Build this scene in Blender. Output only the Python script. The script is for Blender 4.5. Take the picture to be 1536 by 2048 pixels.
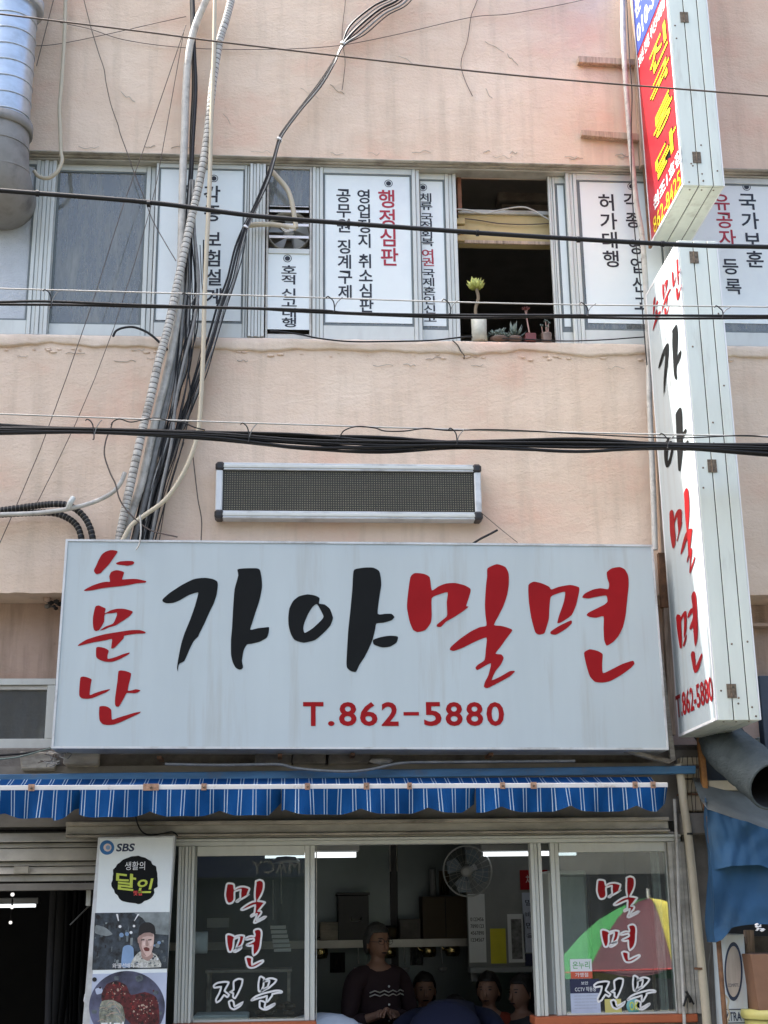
import bpy, math, random
from math import sin, cos, pi, radians
from mathutils import Vector, Matrix, noise
from mathutils.geometry import tessellate_polygon

for o in list(bpy.data.objects):
    bpy.data.objects.remove(o)
random.seed(7)
scene = bpy.context.scene
COL = scene.collection

# ------------------------------------------------------------------ camera
CAM = Vector((0.0, -8.0, 1.75))
FPX, TILT, YAW, ROLL = 2700.0, radians(16.55), radians(4.23), radians(-0.78)
_f = Vector((sin(YAW)*cos(TILT), cos(YAW)*cos(TILT), sin(TILT)))
_r0 = Vector((cos(YAW), -sin(YAW), 0))
_u0 = _r0.cross(_f)
_r = cos(ROLL)*_r0 + sin(ROLL)*_u0
_u = _r.cross(_f)
cd = bpy.data.cameras.new('camera')
cam = bpy.data.objects.new('camera', cd)
COL.objects.link(cam)
cd.sensor_fit = 'VERTICAL'
cd.sensor_height = 24.0
cd.sensor_width = 18.0
cd.lens = 24.0*FPX/2048
cd.clip_start = 0.05
cd.clip_end = 500
m = Matrix((_r, _u, -_f)).transposed().to_4x4()
m.translation = CAM
cam.matrix_world = m
scene.camera = cam

# ------------------------------------------------------------------ daylight
SUN = Vector((-0.50, 0.132, 0.86)).normalized()
w = bpy.data.worlds.new('World')
scene.world = w
w.use_nodes = True
nt = w.node_tree
bg = nt.nodes['Background']
sky = nt.nodes.new('ShaderNodeTexSky')
sky.sky_type = 'NISHITA'
sky.sun_disc = False
sky.sun_elevation = math.asin(SUN.z)
sky.sun_rotation = math.atan2(SUN.x, SUN.y)
sky.dust_density = 6.0
sky.air_density = 1.0
sky.ozone_density = 0.6
nt.links.new(sky.outputs[0], bg.inputs[0])
bg.inputs[1].default_value = 0.15
sd = bpy.data.lights.new('sun', 'SUN')
sd.energy = 3.0
sd.angle = radians(0.5)
sd.color = (1.0, 0.965, 0.92)
so = bpy.data.objects.new('sun', sd)
COL.objects.link(so)
so.rotation_euler = SUN.to_track_quat('Z', 'Y').to_euler()
so.location = (0, -4, 20)
vs = scene.view_settings
vs.view_transform = 'Standard'
vs.look = 'None'
vs.exposure = 2.03
vs.gamma = 1.0
vs.use_curve_mapping = False
scene.render.engine = 'CYCLES'
scene.cycles.max_bounces = 8
scene.cycles.transparent_max_bounces = 12
scene.cycles.caustics_reflective = False
scene.cycles.caustics_refractive = False

# ------------------------------------------------------------------ picture geometry (photo pixels -> points on real planes)
def ray(u, v):
    return _f*FPX + _r*(u-768.0) + _u*(1024.0-v)
def P(u, v, y=0.0):
    d = ray(u, v)
    return CAM + d*((y-CAM.y)/d.y)
def PX(u, v, x):
    d = ray(u, v)
    return CAM + d*((x-CAM.x)/d.x)
def WB(u0, v0, u1, v1, y):
    uc, vc = (u0+u1)/2, (v0+v1)/2
    return P(u0, vc, y).x, P(uc, v1, y).z, P(u1, vc, y).x, P(uc, v0, y).z   # x0 z0 x1 z1

# ------------------------------------------------------------------ materials
def ramp(nt, fac, stops):
    n = nt.nodes.new('ShaderNodeValToRGB')
    e = n.color_ramp.elements
    while len(e) < len(stops):
        e.new(0.5)
    for el, (p, c) in zip(e, stops):
        el.position = p
        el.color = (c[0], c[1], c[2], 1) if hasattr(c, '__len__') else (c, c, c, 1)
    nt.links.new(fac, n.inputs[0])
    return n.outputs[0]
def wpos(nt, stretch=(1, 1, 1)):
    g = nt.nodes.new('ShaderNodeNewGeometry')
    mp = nt.nodes.new('ShaderNodeMapping')
    mp.inputs['Scale'].default_value = stretch
    nt.links.new(g.outputs['Position'], mp.inputs[0])
    return mp.outputs[0]
def noi(nt, stretch, scale, detail=4, rough=0.6):
    n = nt.nodes.new('ShaderNodeTexNoise')
    n.inputs['Scale'].default_value = scale
    n.inputs['Detail'].default_value = detail
    n.inputs['Roughness'].default_value = rough
    nt.links.new(wpos(nt, stretch), n.inputs['Vector'])
    return n.outputs['Fac']
def mixc(nt, fac, a, b, mode='MIX'):
    n = nt.nodes.new('ShaderNodeMix')
    n.data_type = 'RGBA'
    n.blend_type = mode
    for sock, val in ((n.inputs[0], fac), (n.inputs[6], a), (n.inputs[7], b)):
        if isinstance(val, (int, float)):
            sock.default_value = val
        elif isinstance(val, tuple):
            sock.default_value = (val[0], val[1], val[2], 1)
        else:
            nt.links.new(val, sock)
    return n.outputs[2]
def mat(name, col, rough=0.6, metal=0.0, var=0.12, vscale=6, stretch=(1, 1, 1), dirt=None, dscale=3, dstretch=(1, 1, 1),
        damt=(0.5, 0.75), bump=0.0, bscale=60, bstretch=(1, 1, 1), emit=None, spec=0.5):
    M = bpy.data.materials.new(name)
    M.use_nodes = True
    t = M.node_tree
    b = t.nodes['Principled BSDF']
    b.inputs['Roughness'].default_value = rough
    b.inputs['Metallic'].default_value = metal
    b.inputs['Specular IOR Level'].default_value = spec
    lo = tuple(max(0, c*(1-var)) for c in col)
    hi = tuple(min(1, c*(1+var)) for c in col)
    c = ramp(t, noi(t, stretch, vscale), [(0.3, lo), (0.7, hi)])
    if dirt:
        f = ramp(t, noi(t, dstretch, dscale, 6, 0.65), [(damt[0], 0.0), (damt[1], 1.0)])
        c = mixc(t, f, c, dirt)
    t.links.new(c, b.inputs['Base Color'])
    if bump:
        bn = t.nodes.new('ShaderNodeBump')
        bn.inputs['Strength'].default_value = bump
        bn.inputs['Distance'].default_value = 0.01
        t.links.new(noi(t, bstretch, bscale, 5, 0.6), bn.inputs['Height'])
        t.links.new(bn.outputs[0], b.inputs['Normal'])
    if emit:
        b.inputs['Emission Color'].default_value = (*emit[0], 1)
        b.inputs['Emission Strength'].default_value = emit[1]
    return M
def plaster(name, a, b_, stain, samt):
    M = bpy.data.materials.new(name)
    M.use_nodes = True
    t = M.node_tree
    bs = t.nodes['Principled BSDF']
    bs.inputs['Roughness'].default_value = 0.85
    bs.inputs['Specular IOR Level'].default_value = 0.25
    c = ramp(t, noi(t, (1, 1, 1.6), 1.1, 7, 0.62), [(0.30, (a[0]*.99, a[1]*.85, a[2]*.83)), (0.47, a), (0.68, b_)])
    f = ramp(t, noi(t, (5, 5, 0.5), 1.6, 6, 0.62), [(0.5, 0.0), (0.78, samt)])
    c = mixc(t, f, c, stain)
    f2 = ramp(t, noi(t, (1, 1, 1), 9, 8, 0.75), [(0.62, 0.0), (0.8, samt)])
    c = mixc(t, f2, c, (stain[0]*0.8, stain[1]*0.8, stain[2]*0.8))
    f3 = ramp(t, noi(t, (1, 1, 2.2), 3.3, 7, 0.7), [(0.6, 0.0), (0.75, 0.35)])
    c = mixc(t, f3, c, (min(1, a[0]*1.25), a[1]*1.3, a[2]*1.35))
    t.links.new(c, bs.inputs['Base Color'])
    n1 = noi(t, (0.62, 1, 1.15), 11, 8, 0.72)
    n2 = noi(t, (0.8, 1, 1.0), 60, 4, 0.6)
    ad = t.nodes.new('ShaderNodeMath')
    ad.operation = 'MULTIPLY_ADD'
    t.links.new(n2, ad.inputs[0])
    ad.inputs[1].default_value = 0.4
    t.links.new(n1, ad.inputs[2])
    bn = t.nodes.new('ShaderNodeBump')
    bn.inputs['Strength'].default_value = 0.5
    bn.inputs['Distance'].default_value = 0.02
    t.links.new(ad.outputs[0], bn.inputs['Height'])
    t.links.new(bn.outputs[0], bs.inputs['Normal'])
    return M
def glass(name, refl=0.06, tint=(0.9, 0.95, 0.95), dust=0.0, dustcol=(0.5, 0.55, 0.58), streak=0.0, rough=0.0):
    M = bpy.data.materials.new(name)
    M.use_nodes = True
    t = M.node_tree
    t.nodes.remove(t.nodes['Principled BSDF'])
    out = t.nodes['Material Output']
    tr = t.nodes.new('ShaderNodeBsdfTransparent')
    tr.inputs[0].default_value = (*tint, 1)
    gl = t.nodes.new('ShaderNodeBsdfGlossy')
    gl.inputs['Roughness'].default_value = rough
    lw = t.nodes.new('ShaderNodeLayerWeight')
    lw.inputs[0].default_value = 0.25
    mr = t.nodes.new('ShaderNodeMapRange')
    mr.inputs['From Min'].default_value = 0.0
    mr.inputs['From Max'].default_value = 1.0
    mr.inputs['To Min'].default_value = refl
    mr.inputs['To Max'].default_value = 1.0
    pw = t.nodes.new('ShaderNodeMath')
    pw.operation = 'POWER'
    t.links.new(lw.outputs['Facing'], pw.inputs[0])
    pw.inputs[1].default_value = 5.0
    t.links.new(pw.outputs[0], mr.inputs['Value'])
    mx = t.nodes.new('ShaderNodeMixShader')
    t.links.new(mr.outputs[0], mx.inputs[0])
    t.links.new(tr.outputs[0], mx.inputs[1])
    t.links.new(gl.outputs[0], mx.inputs[2])
    last = mx.outputs[0]
    if dust > 0 or streak > 0:
        df = t.nodes.new('ShaderNodeBsdfDiffuse')
        df.inputs[0].default_value = (*dustcol, 1)
        m2 = t.nodes.new('ShaderNodeMixShader')
        f = ramp(t, noi(t, (7, 7, 1.1), 2.3, 7, 0.7), [(0.42, dust), (0.7, min(1, dust+streak))])
        t.links.new(f, m2.inputs[0])
        t.links.new(last, m2.inputs[1])
        t.links.new(df.outputs[0], m2.inputs[2])
        last = m2.outputs[0]
    t.links.new(last, out.inputs['Surface'])
    return M

MT = {}
MT['plaster'] = plaster('pink_plaster', (0.735, 0.57, 0.435), (0.80, 0.65, 0.51), (0.48, 0.38, 0.28), 0.55)
MT['plaster_pale_lit'] = plaster('pale_skylit_sill_plaster', (0.78, 0.64, 0.51), (0.85, 0.71, 0.58), (0.50, 0.40, 0.32), 0.45)  # paler paint, with the sky light on the lip put into the colour
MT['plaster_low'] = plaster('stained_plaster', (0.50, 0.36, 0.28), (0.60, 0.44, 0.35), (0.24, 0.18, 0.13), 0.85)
MT['lintel'] = mat('weathered_trim', (0.46, 0.42, 0.35), 0.7, var=0.3, vscale=12, stretch=(0.5, 1, 3), dirt=(0.12, 0.10, 0.08), bump=0.4)
MT['alu'] = mat('aluminium', (0.60, 0.615, 0.565), 0.42, 0.12, var=0.05, vscale=5, stretch=(2, 2, 0.6), dirt=(0.48, 0.47, 0.43), dscale=3, dstretch=(4, 4, 1.5), damt=(0.55, 0.95))
MT['alu_dirty'] = mat('dull_aluminium', (0.52, 0.50, 0.44), 0.5, 0.2, var=0.18, vscale=5, stretch=(1, 1, 4), dirt=(0.24, 0.22, 0.18), dscale=3, dstretch=(1, 1, 2), damt=(0.45, 0.8), bump=0.1)
MT['gasket'] = mat('rubber_gasket', (0.15, 0.175, 0.175), 0.6)
MT['film'] = mat('white_film', (0.78, 0.83, 0.81), 0.5, var=0.03, vscale=2, dirt=(0.62, 0.66, 0.68), dscale=2, damt=(0.5, 0.9))
MT['ink'] = mat('dark_ink', (0.012, 0.013, 0.020), 0.5, var=0.05)
MT['redink'] = mat('red_ink', (0.36, 0.012, 0.03), 0.5, var=0.06)
MT['signface'] = mat('sign_sheet', (0.465, 0.535, 0.55), 0.38, var=0.04, vscale=2.0, stretch=(2, 2, 0.3), dirt=(0.33, 0.315, 0.27), dscale=1.7, dstretch=(4.5, 4.5, 0.3), damt=(0.54, 0.95), bump=0.10, bscale=2.6)
MT['signblack'] = mat('sign_black', (0.008, 0.0095, 0.010), 0.6, var=0.1, spec=0.12)
MT['signred'] = mat('sign_red', (0.29, 0.007, 0.010), 0.55, var=0.08, spec=0.15)
MT['signtrim'] = mat('sign_trim', (0.62, 0.64, 0.64), 0.4, 0.3, var=0.08, dirt=(0.2, 0.18, 0.15), dscale=5, damt=(0.5, 0.9))
MT['panel'] = mat('sign_edge_panel', (0.68, 0.72, 0.64), 0.45, 0.1, var=0.05, vscale=4, stretch=(3, 3, 0.6), dirt=(0.36, 0.34, 0.28), dscale=2.5, dstretch=(4, 4, 0.7), damt=(0.56, 0.95), bump=0.04, bscale=12)
MT['redface'] = mat('red_sign_sheet', (0.40, 0.012, 0.024), 0.4, var=0.05)
MT['blueface'] = mat('blue_sign_sheet', (0.03, 0.07, 0.38), 0.4, var=0.05)
MT['yellow'] = mat('yellow_letter', (0.85, 0.68, 0.02), 0.4, var=0.04)
MT['white'] = mat('white_paint', (0.80, 0.80, 0.79), 0.45, var=0.04)
MT['seam'] = mat('dark_seam', (0.05, 0.05, 0.045), 0.7)
MT['hinge'] = mat('rusty_hinge', (0.17, 0.13, 0.09), 0.6, 0.5, var=0.5, vscale=60)
MT['rust'] = mat('rusty_steel', (0.20, 0.10, 0.05), 0.75, 0.2, var=0.5, vscale=14, dirt=(0.07, 0.045, 0.03), dscale=8, bump=0.3)
MT['orange_rust'] = mat('orange_rusty_post', (0.36, 0.16, 0.045), 0.65, var=0.35, vscale=14, dirt=(0.12, 0.06, 0.03), dscale=8)
MT['wood'] = mat('weathered_wood', (0.46, 0.34, 0.25), 0.75, var=0.3, vscale=10, stretch=(8, 8, 0.6), dirt=(0.14, 0.10, 0.07), dscale=4, dstretch=(6, 6, 0.6), bump=0.3, bstretch=(1, 1, 0.1))
MT['black'] = mat('black_cable', (0.009, 0.009, 0.009), 0.42, var=0.2, spec=0.35)
MT['graycable'] = mat('grey_cable', (0.20, 0.20, 0.19), 0.5, var=0.25, vscale=20)
MT['palecable'] = mat('pale_conduit', (0.52, 0.50, 0.45), 0.6, var=0.15, vscale=16, dirt=(0.2, 0.18, 0.15), dscale=9, damt=(0.52, 0.75))
MT['conduit_dark'] = mat('conduit_groove', (0.12, 0.11, 0.095), 0.7, var=0.3)
MT['cream'] = mat('cream_plastic', (0.52, 0.455, 0.33), 0.5, var=0.08, dirt=(0.36, 0.30, 0.22), dscale=6, damt=(0.55, 0.9))
MT['thinwire'] = mat('brown_wire', (0.10, 0.075, 0.06), 0.6)
MT['steelwire'] = mat('steel_strand', (0.50, 0.49, 0.45), 0.4, 0.5)
MT['galv'] = mat('galvanised_duct', (0.50, 0.55, 0.60), 0.32, 0.65, var=0.14, vscale=5, stretch=(1, 1, 3), dirt=(0.30, 0.30, 0.29), dscale=5, damt=(0.5, 0.9), bump=0.05, bscale=20)
MT['duct_cement'] = mat('cement_duct', (0.27, 0.26, 0.24), 0.7, 0.1, var=0.2, vscale=5, dirt=(0.13, 0.12, 0.11), dscale=5)
MT['ledpanel'] = mat('led_panel', (0.030, 0.029, 0.022), 0.6)
MT['leddot'] = mat('led_lens', (0.20, 0.19, 0.13), 0.35)
MT['blue_paint'] = mat('blue_painted_rail', (0.04, 0.13, 0.24), 0.5, var=0.25, vscale=7, stretch=(0.6, 1, 3), dirt=(0.11, 0.12, 0.13), dscale=6, damt=(0.55, 0.8))
MT['awning'] = mat('blue_awning_cloth', (0.003, 0.048, 0.16), 0.85, spec=0.12, var=0.14, vscale=5, dirt=(0.004, 0.03, 0.09), dscale=3, dstretch=(2, 1, 0.7), damt=(0.5, 0.9), bump=0.1, bscale=9)
MT['awnwhite'] = mat('awning_stripe', (0.27, 0.35, 0.42), 0.75, var=0.1)
MT['whitebar'] = mat('white_painted_bar', (0.66, 0.64, 0.60), 0.5, var=0.08, dirt=(0.30, 0.22, 0.16), dscale=14, damt=(0.6, 0.8))
MT['bracket'] = mat('rusted_bracket', (0.34, 0.20, 0.13), 0.7, 0.1, var=0.4, vscale=50)
MT['concrete'] = mat('dark_concrete', (0.16, 0.145, 0.125), 0.9, var=0.35, vscale=9, bump=0.6, bscale=30)
MT['pale_stone'] = mat('pale_rubble', (0.45, 0.42, 0.36), 0.9, var=0.3, vscale=25, bump=0.6, bscale=40)
MT['header'] = mat('grey_header', (0.22, 0.205, 0.18), 0.6, 0.1, var=0.2, vscale=4, stretch=(1, 1, 2), dirt=(0.10, 0.09, 0.08), dscale=3, damt=(0.45, 0.8))
MT['shutter'] = mat('shutter_slat', (0.50, 0.48, 0.42), 0.5, 0.2, var=0.15, vscale=6, dirt=(0.2, 0.18, 0.14), dscale=4, damt=(0.5, 0.85))
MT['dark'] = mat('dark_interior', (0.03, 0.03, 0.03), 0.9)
MT['roomwall'] = mat('grey_steel_panel', (0.17, 0.20, 0.20), 0.33, 0.55, var=0.12, vscale=2)
MT['roomwall2'] = mat('office_wall', (0.22, 0.205, 0.18), 0.8)
MT['partition'] = mat('white_partition', (0.22, 0.23, 0.225), 0.6)
MT['tube'] = mat('lamp_tube', (0.9, 0.9, 0.9), 0.4, emit=((0.92, 0.97, 1.0), 0.42))
MT['bulb'] = mat('lit_bulb', (0.9, 0.9, 0.9), 0.4, emit=((1.0, 0.96, 0.9), 0.3))
MT['fixture'] = mat('lamp_housing', (0.45, 0.46, 0.46), 0.4)
MT['g_clear'] = glass('shop_glass', 0.055, (0.80, 0.86, 0.86), 0.012, (0.4, 0.42, 0.4), 0.02)
MT['g_refl'] = glass('reflective_glass', 0.125, (0.75, 0.82, 0.82), 0.02, (0.45, 0.47, 0.44), 0.06, 0.012)
MT['g_slate'] = glass('dusty_glass', 0.10, (0.6, 0.66, 0.7), 0.28, (0.36, 0.37, 0.345), 0.4)
MT['g_frost'] = mat('frosted_glass', (0.50, 0.53, 0.55), 0.25, var=0.18, vscale=3, bump=0.8, bscale=90)
MT['g_mezz'] = glass('dark_window_glass', 0.05, (0.5, 0.55, 0.58), 0.10, (0.25, 0.28, 0.30), 0.15)
MT['skin'] = mat('skin', (0.27, 0.145, 0.095), 0.55, var=0.06)
MT['hair'] = mat('grey_black_hair', (0.05, 0.048, 0.045), 0.6, var=0.4, vscale=80)
MT['hair2'] = mat('black_hair', (0.015, 0.012, 0.011), 0.5, var=0.3, vscale=80)
MT['maroon'] = mat('dark_maroon_cloth', (0.022, 0.008, 0.010), 0.85)
MT['orangecloth'] = mat('orange_cloth', (0.20, 0.024, 0.007), 0.85)
MT['navy'] = mat('navy_cloth', (0.006, 0.009, 0.032), 0.85)
MT['paleblue'] = mat('pale_blue_cloth', (0.62, 0.66, 0.74), 0.85)
MT['darkcloth'] = mat('charcoal_cloth', (0.03, 0.03, 0.032), 0.85)
MT['brass'] = mat('brass_kettle', (0.52, 0.40, 0.17), 0.22, 0.9, var=0.2)
MT['blackbox'] = mat('black_plastic', (0.015, 0.015, 0.016), 0.4)
MT['browncab'] = mat('brown_cabinet', (0.085, 0.060, 0.03), 0.6)
MT['paper'] = mat('white_paper', (0.70, 0.72, 0.73), 0.7, var=0.03)
MT['yellowpaper'] = mat('yellow_paper', (0.62, 0.55, 0.03), 0.7)
MT['greyprint'] = mat('grey_print', (0.16, 0.16, 0.16), 0.6, var=0.6, vscale=30)
MT['fridge'] = mat('pale_enamel', (0.70, 0.75, 0.72), 0.4, var=0.05)
MT['fandisc'] = mat('fan_blue_blade', (0.16, 0.20, 0.24), 0.35)
MT['orangesill'] = mat('orange_counter_edge', (0.40, 0.105, 0.04), 0.45, var=0.1)
MT['tarp'] = mat('blue_tarp', (0.028, 0.080, 0.155), 0.8, spec=0.2, var=0.18, vscale=4, dirt=(0.05, 0.085, 0.11), dscale=2.5, damt=(0.5, 0.85), bump=0.25, bscale=14)
MT['tarptop'] = mat('grey_lit_tarp_top', (0.13, 0.145, 0.14), 0.7, var=0.25, vscale=5, dirt=(0.09, 0.10, 0.09), dscale=4)  # grey top sheet, its colour lightened for the light falling on it
MT['greyduct'] = mat('grey_fabric_duct', (0.065, 0.08, 0.08), 0.75, var=0.25, vscale=12, bump=0.9, bscale=22, bstretch=(1, 1, 3))
MT['cardboard'] = mat('brown_cardboard', (0.22, 0.115, 0.065), 0.85, var=0.12)
MT['tubyellow'] = mat('yellow_plastic', (0.55, 0.50, 0.16), 0.5)
MT['boxface'] = mat('lightbox_face', (0.62, 0.70, 0.73), 0.35, var=0.06, dirt=(0.50, 0.44, 0.36), dscale=3, dstretch=(3, 3, 0.6), damt=(0.5, 0.9))
MT['tan'] = mat('faded_tan_print', (0.46, 0.40, 0.33), 0.5, var=0.2, vscale=8, stretch=(3, 3, 0.4))
MT['oval'] = mat('dark_blue_print', (0.02, 0.035, 0.075), 0.5)
MT['lime'] = mat('lime_print', (0.55, 0.62, 0.08), 0.5)
MT['logoblue'] = mat('logo_blue', (0.02, 0.14, 0.36), 0.5)
MT['logopink'] = mat('logo_pale_pink', (0.70, 0.58, 0.54), 0.5)
MT['photo_dark'] = mat('photo_dark_print', (0.030, 0.040, 0.05), 0.45, var=1.0, vscale=26)
MT['photo_shade'] = mat('photo_shade_print', (0.36, 0.235, 0.20), 0.45, var=0.15, vscale=40)
MT['photo_light'] = mat('photo_light_print', (0.72, 0.55, 0.49), 0.45, var=0.1, vscale=40)
MT['photo_grime'] = mat('photo_mid_print', (0.09, 0.11, 0.12), 0.45, var=0.8, vscale=30)
MT['photo_seed'] = mat('photo_pale_speck', (0.42, 0.30, 0.24), 0.45, var=0.3)
MT['photo_red'] = mat('photo_red_print', (0.20, 0.022, 0.02), 0.45, var=0.5, vscale=60)
MT['photo_grey'] = mat('photo_grey_print', (0.22, 0.25, 0.25), 0.45, var=0.4, vscale=12)
MT['photo_skin'] = mat('photo_skin_print', (0.62, 0.44, 0.38), 0.45, var=0.12, vscale=25)
MT['photo_shirt'] = mat('photo_shirt_print', (0.45, 0.45, 0.40), 0.45, var=0.6, vscale=45)
MT['photo_blue'] = mat('photo_blue_print', (0.22, 0.34, 0.52), 0.45, var=0.2)
MT['photo_bowl'] = mat('photo_bowl_print', (0.075, 0.08, 0.13), 0.45, var=0.8, vscale=7)
MT['photo_sauce'] = mat('photo_sauce_print', (0.075, 0.010, 0.012), 0.45, var=1.0, vscale=48)
MT['photo_noodle'] = mat('photo_noodle_print', (0.24, 0.25, 0.19), 0.45, var=0.8, vscale=40, stretch=(1, 1, .35))
MT['capblack'] = mat('photo_cap_print', (0.01, 0.01, 0.012), 0.45)
MT['stickgreen'] = mat('sticker_green', (0.10, 0.36, 0.12), 0.5)
MT['stickred'] = mat('sticker_red', (0.55, 0.10, 0.05), 0.5)
MT['sticknavy'] = mat('sticker_navy', (0.015, 0.02, 0.06), 0.5)
MT['lavender'] = mat('notice_paper', (0.45, 0.50, 0.62), 0.6)
MT['cyanstick'] = mat('sticker_cyan', (0.15, 0.42, 0.40), 0.5)
MT['asphalt'] = mat('asphalt', (0.072, 0.072, 0.062), 0.9, var=0.25, vscale=3, bump=0.4, bscale=120)
MT['pavement'] = mat('pavement', (0.23, 0.225, 0.19), 0.9, var=0.2, vscale=3, bump=0.3, bscale=60)
MT['opp'] = mat('opposite_wall', (0.32, 0.315, 0.27), 0.85, var=0.15, vscale=1.5)
MT['oppglass'] = mat('opposite_glass', (0.05, 0.06, 0.07), 0.1)
MT['brick'] = mat('left_shade_block_wall', (0.38, 0.30, 0.25), 0.85, var=0.2)
MT['pgreen'] = mat('parasol_green', (0.045, 0.27, 0.07), 0.7)
MT['pmaroon'] = mat('parasol_maroon', (0.12, 0.035, 0.045), 0.7)
MT['pyellow'] = mat('parasol_yellow', (0.80, 0.68, 0.12), 0.7)
MT['pred'] = mat('parasol_red', (0.70, 0.07, 0.06), 0.7)
MT['potcream'] = mat('cream_ceramic', (0.50, 0.50, 0.42), 0.45, var=0.12, vscale=40)
MT['potred'] = mat('red_ceramic', (0.15, 0.035, 0.03), 0.4)
MT['potbrown'] = mat('brown_ceramic', (0.16, 0.11, 0.085), 0.45)
MT['succ'] = mat('yellow_green_leaf', (0.42, 0.45, 0.11), 0.5, var=0.2, vscale=30)
MT['succgrey'] = mat('grey_green_leaf', (0.14, 0.18, 0.15), 0.6, var=0.3, vscale=60)
MT['glasshair'] = MT['hair']
MT['stem'] = mat('woody_stem', (0.22, 0.17, 0.11), 0.8)
MT['pinkstem'] = mat('pink_stem', (0.38, 0.24, 0.20), 0.7)
MT['fascia'] = mat('yellowed_board', (0.52, 0.40, 0.19), 0.7, var=0.12, vscale=4, stretch=(0.4, 1, 2), dirt=(0.30, 0.21, 0.10), dscale=5, damt=(0.55, 0.85))
MT['redwood'] = mat('reddish_wood', (0.32, 0.15, 0.09), 0.7, var=0.25, vscale=10)
MT['bluewall'] = mat('blue_grey_sheet', (0.045, 0.06, 0.085), 0.7, var=0.3, vscale=4)

# ------------------------------------------------------------------ mesh building
def spline(pts, k=6):
    pts = [Vector(p) for p in pts]
    if len(pts) < 3:
        n = k
        return [pts[0].lerp(pts[-1], i/n) for i in range(n+1)]
    out = []
    ext = [pts[0]*2-pts[1]] + pts + [pts[-1]*2-pts[-2]]
    for i in range(1, len(ext)-2):
        a, b, c, d = ext[i-1:i+3]
        for j in range(k):
            t = j/k
            out.append(0.5*((2*b) + (c-a)*t + (2*a-5*b+4*c-d)*t*t + (3*b-a-3*c+d)*t*t*t))
    out.append(pts[-1])
    return out
_gl = {}
def glyph(s, bold=0.0):
    key = (s, bold)
    if key not in _gl:
        c = bpy.data.curves.new('t', 'FONT')
        c.body = s
        c.size = 1
        c.offset = bold
        c.resolution_u = 3
        o = bpy.data.objects.new('t', c)
        COL.objects.link(o)
        dg = bpy.context.evaluated_depsgraph_get()
        me = bpy.data.meshes.new_from_object(o.evaluated_get(dg))
        vsx = [(v.co.x, v.co.y) for v in me.vertices]
        fs = [tuple(p.vertices) for p in me.polygons]
        bpy.data.objects.remove(o)
        bpy.data.curves.remove(c)
        bpy.data.meshes.remove(me)
        xs = [a for a, b in vsx] or [0, 1]
        ys = [b for a, b in vsx] or [0, 1]
        _gl[key] = (vsx, fs, (min(xs), min(ys), max(xs), max(ys)))
    return _gl[key]
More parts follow.
